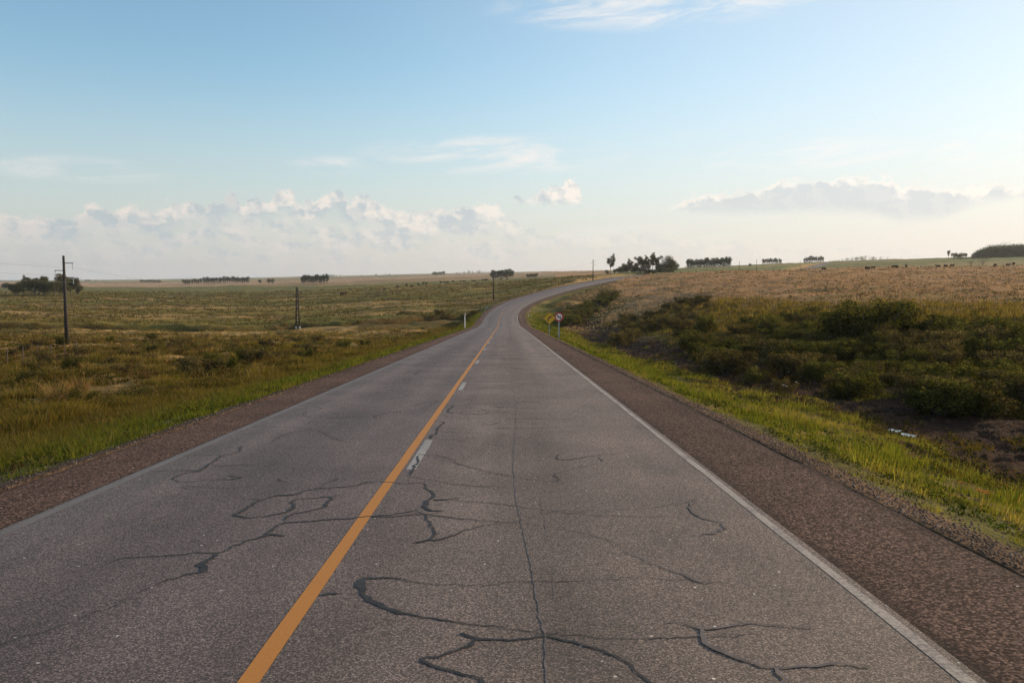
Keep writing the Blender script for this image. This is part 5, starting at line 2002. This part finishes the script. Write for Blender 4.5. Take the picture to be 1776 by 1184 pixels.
def cow_mesh(graze):
    v = {}
    pts = [('hip', (-.75, 0, 1.12), .34), ('belly', (-.25, 0, 1.02), .40), ('chest', (.35, 0, 1.02), .38), ('shoulder', (.68, 0, 1.12), .32)]
    if graze:
        pts += [('neck', (1.02, 0, .88), .17), ('poll', (1.25, 0, .48), .13), ('muzzle', (1.36, 0, .12), .08)]
    else:
        pts += [('neck', (1.0, 0, 1.35), .18), ('poll', (1.28, 0, 1.50), .14), ('muzzle', (1.58, 0, 1.32), .085)]
    es = [('hip', 'belly'), ('belly', 'chest'), ('chest', 'shoulder'), ('shoulder', 'neck'), ('neck', 'poll'), ('poll', 'muzzle')]
    pts += [('tail0', (-1.08, 0, 1.22), .05), ('tail1', (-1.16, 0, .6), .035)]
    es += [('hip', 'tail0'), ('tail0', 'tail1')]
    for s_ in (-1, 1):
        a = str(s_)
        pts += [('hl0' + a, (-.78, s_ * .20, .78), .17), ('hl1' + a, (-.90, s_ * .20, .48), .075), ('hl2' + a, (-.82, s_ * .20, .04), .06),
                ('fl0' + a, (.55, s_ * .18, .74), .13), ('fl1' + a, (.56, s_ * .18, .40), .07), ('fl2' + a, (.54, s_ * .18, .04), .06),
                ('ear' + a, (pts[5][1][0] - .05, s_ * .26, pts[5][1][2] + .06), .045)]
        es += [('hip', 'hl0' + a), ('hl0' + a, 'hl1' + a), ('hl1' + a, 'hl2' + a), ('chest', 'fl0' + a), ('fl0' + a, 'fl1' + a), ('fl1' + a, 'fl2' + a), ('poll', 'ear' + a)]
    idx = {p[0]: i for i, p in enumerate(pts)}
    me = bpy.data.meshes.new('cow')
    me.from_pydata([p[1] for p in pts], [(idx[a], idx[b]) for a, b in es], [])
    o = bpy.data.objects.new('cow_tmp', me)
    COL.objects.link(o)
    sk = o.modifiers.new('Skin', 'SKIN')
    for i, p in enumerate(pts):
        me.skin_vertices[0].data[i].radius = (p[2], p[2])
    me.skin_vertices[0].data[idx['belly']].use_root = True
    ss = o.modifiers.new('Sub', 'SUBSURF')
    ss.levels = 1
    dg = bpy.context.evaluated_depsgraph_get()
    m2 = bpy.data.meshes.new_from_object(o.evaluated_get(dg))
    bpy.data.objects.remove(o)
    for p in m2.polygons:
        p.use_smooth = True
    return m2


COWS = [cow_mesh(True), cow_mesh(False)]
COWS_R = [m_.copy() for m_ in COWS]
for m_ in COWS:
    m_.materials.clear(); m_.materials.append(M['hide'])
for m_ in COWS_R:
    m_.materials.clear(); m_.materials.append(M['hide_red'])


def cow(px, D, rz, label, group, red=False, graze=0, s=1.0):
    x, y = ud(px, D)
    o = bpy.data.objects.new('cow', (COWS_R if red else COWS)[graze])
    COL.objects.link(o)
    o.location = (x, y, hz1(x, y))
    o.rotation_euler = (0, 0, rz)
    o.scale = (s,) * 3
    tag(o, label, 'cow', group)


rc = [(1427, 340, 0.3), (1499.5, 352, 1.4), (1503.5, 354, 1.8), (1512, 350, .2), (1548, 350, 2.9), (1553, 352, 1.5), (1569, 345, .9), (1624, 365, 3.0), (1637, 366, .3),
      (1648, 364, .2), (1722, 352, 1.5), (1745, 368, .1), (1754, 356, 1.4)]
for k, (px_, D_, rz_c) in enumerate(rc):
    cow(px_, D_, rz_c, 'dark brown cow in the tan field on the right, %s from the left' % nm[k], 'cattle in the tan field', k % 3 == 0, k % 2, .98)
lc = [(592, 420), (598, 430), (666.5, 520), (690, 560), (705.5, 590), (714, 560), (726, 600), (735, 620), (740, 640), (765, 650), (772, 660), (777, 655), (786, 680), (799, 690),
      (804, 700), (806, 660), (820, 700), (823, 705), (838, 720), (842, 705), (845, 730), (869, 690), (880, 700)]
for k, (px_, D_) in enumerate(lc):
    cow(px_, D_, random.uniform(0, 6.28), 'tiny dark cow far off in the left field, %s from the left' % nm[k], 'cattle scattered over the left field', False, k % 2, 1.2)

# ------------------------------------------------------------------ bog puddles, flowers


def puddle(k):
    px, D, rx, ry, seed = PUDDLES[k]
    rx, ry = rx * 1.1, ry * 1.3
    x, y = ud(px, D)
    z = puddle_level(k) + .0
    bmh = bmesh.new()
    vs = []
    for q in range(64):
        a = 2 * math.pi * q / 64
        rr = 1 + .9 * float(fbm(np.array([math.cos(a) * 1.6 + seed * 3.7 + 50]), np.array([math.sin(a) * 1.6 + 50]), 3)[0])
        vs.append(bmh.verts.new((x + math.cos(a) * rx * rr, y + math.sin(a) * ry * rr, z)))
    bmh.faces.new(vs)
    me = bpy.data.meshes.new('puddle')
    bmh.to_mesh(me)
    bmh.free()
    tag(link('puddle', me, M['water']), kind='structure')


for k in range(len(PUDDLES)):
    puddle(k)


def flowers(name, spots, r, mat, label, group, h):
    for (px_, D_) in spots:
        x_, y_ = ud(px_, D_)
        z_ = hz1(x_, y_)
        mb = MB()
        for k in range(6):
            a = k * math.pi / 3
            c0 = (math.cos(a) * r * .3, math.sin(a) * r * .3, h)
            c1 = (math.cos(a) * r, math.sin(a) * r, h + r * .3)
            w_ = r * .32
            px2, py2 = -math.sin(a) * w_, math.cos(a) * w_
            m_ = ((c0[0] + c1[0]) / 2, (c0[1] + c1[1]) / 2, h + r * .4)
            mb.add([c0, (m_[0] + px2, m_[1] + py2, m_[2]), c1, (m_[0] - px2, m_[1] - py2, m_[2])], [(0, 1, 2, 3)])
        o = empty(name, (x_, y_, z_))
        mb.build('petals', mat, o)
        st = MB()
        st.tube([(0, 0, -.05), (0, 0, h)], .004, 5)
        st.build('stem', M['bark'], o)
        tag(o, label, 'flower', group)


flowers('orange_flower', [(1680, 12.6), (1713, 11.9), (1718, 11.8), (1724, 11.95), (1727, 11.7)], .05, M['orange_petal'], 'small orange flower in the right roadside grass', 'orange flowers at the right roadside', .20)
fs = [(random.uniform(1600, 1775), random.uniform(33, 42)) for _ in range(16)] + [(random.uniform(1300, 1560), random.uniform(36, 55)) for _ in range(12)]
flowers('white_flower', fs, .07, M['white_petal'], 'white flower head standing in the dark bog grass', 'white flowers in the bog grass', .55)

# ------------------------------------------------------------------ haze


def haze():
    me = bpy.data.meshes.new('haze')
    bm_ = bmesh.new()
    bmesh.ops.create_cube(bm_, size=1.0)
    bm_.to_mesh(me)
    bm_.free()
    o = link('haze', me)
    g_ = np.empty(len(bpy.data.objects['ground'].data.vertices) * 3, np.float32)
    bpy.data.objects['ground'].data.vertices.foreach_get('co', g_)
    lo, hi = float(g_[2::3].min()) - 1.0, float(g_[2::3].max()) + 18.0
    o.scale = (15600, 15600, hi - lo)
    o.location = (0, 0, (hi + lo) / 2)
    m = bpy.data.materials.new('haze_air')
    m.use_nodes = True
    t = NT(m.node_tree)
    t.n.clear()
    out = t.node('ShaderNodeOutputMaterial')
    v = t.node('ShaderNodeVolumePrincipled')
    v.inputs['Color'].default_value = (0.86, 0.90, 0.95, 1)
    v.inputs['Density'].default_value = HAZE_DENSITY
    v.inputs['Anisotropy'].default_value = 0.3
    t.l.new(v.outputs[0], out.inputs['Volume'])
    m.cycles.homogeneous_volume = True
    me.materials.append(m)
    tag(o, kind='stuff')


if HAZE_DENSITY > 0:
    haze()
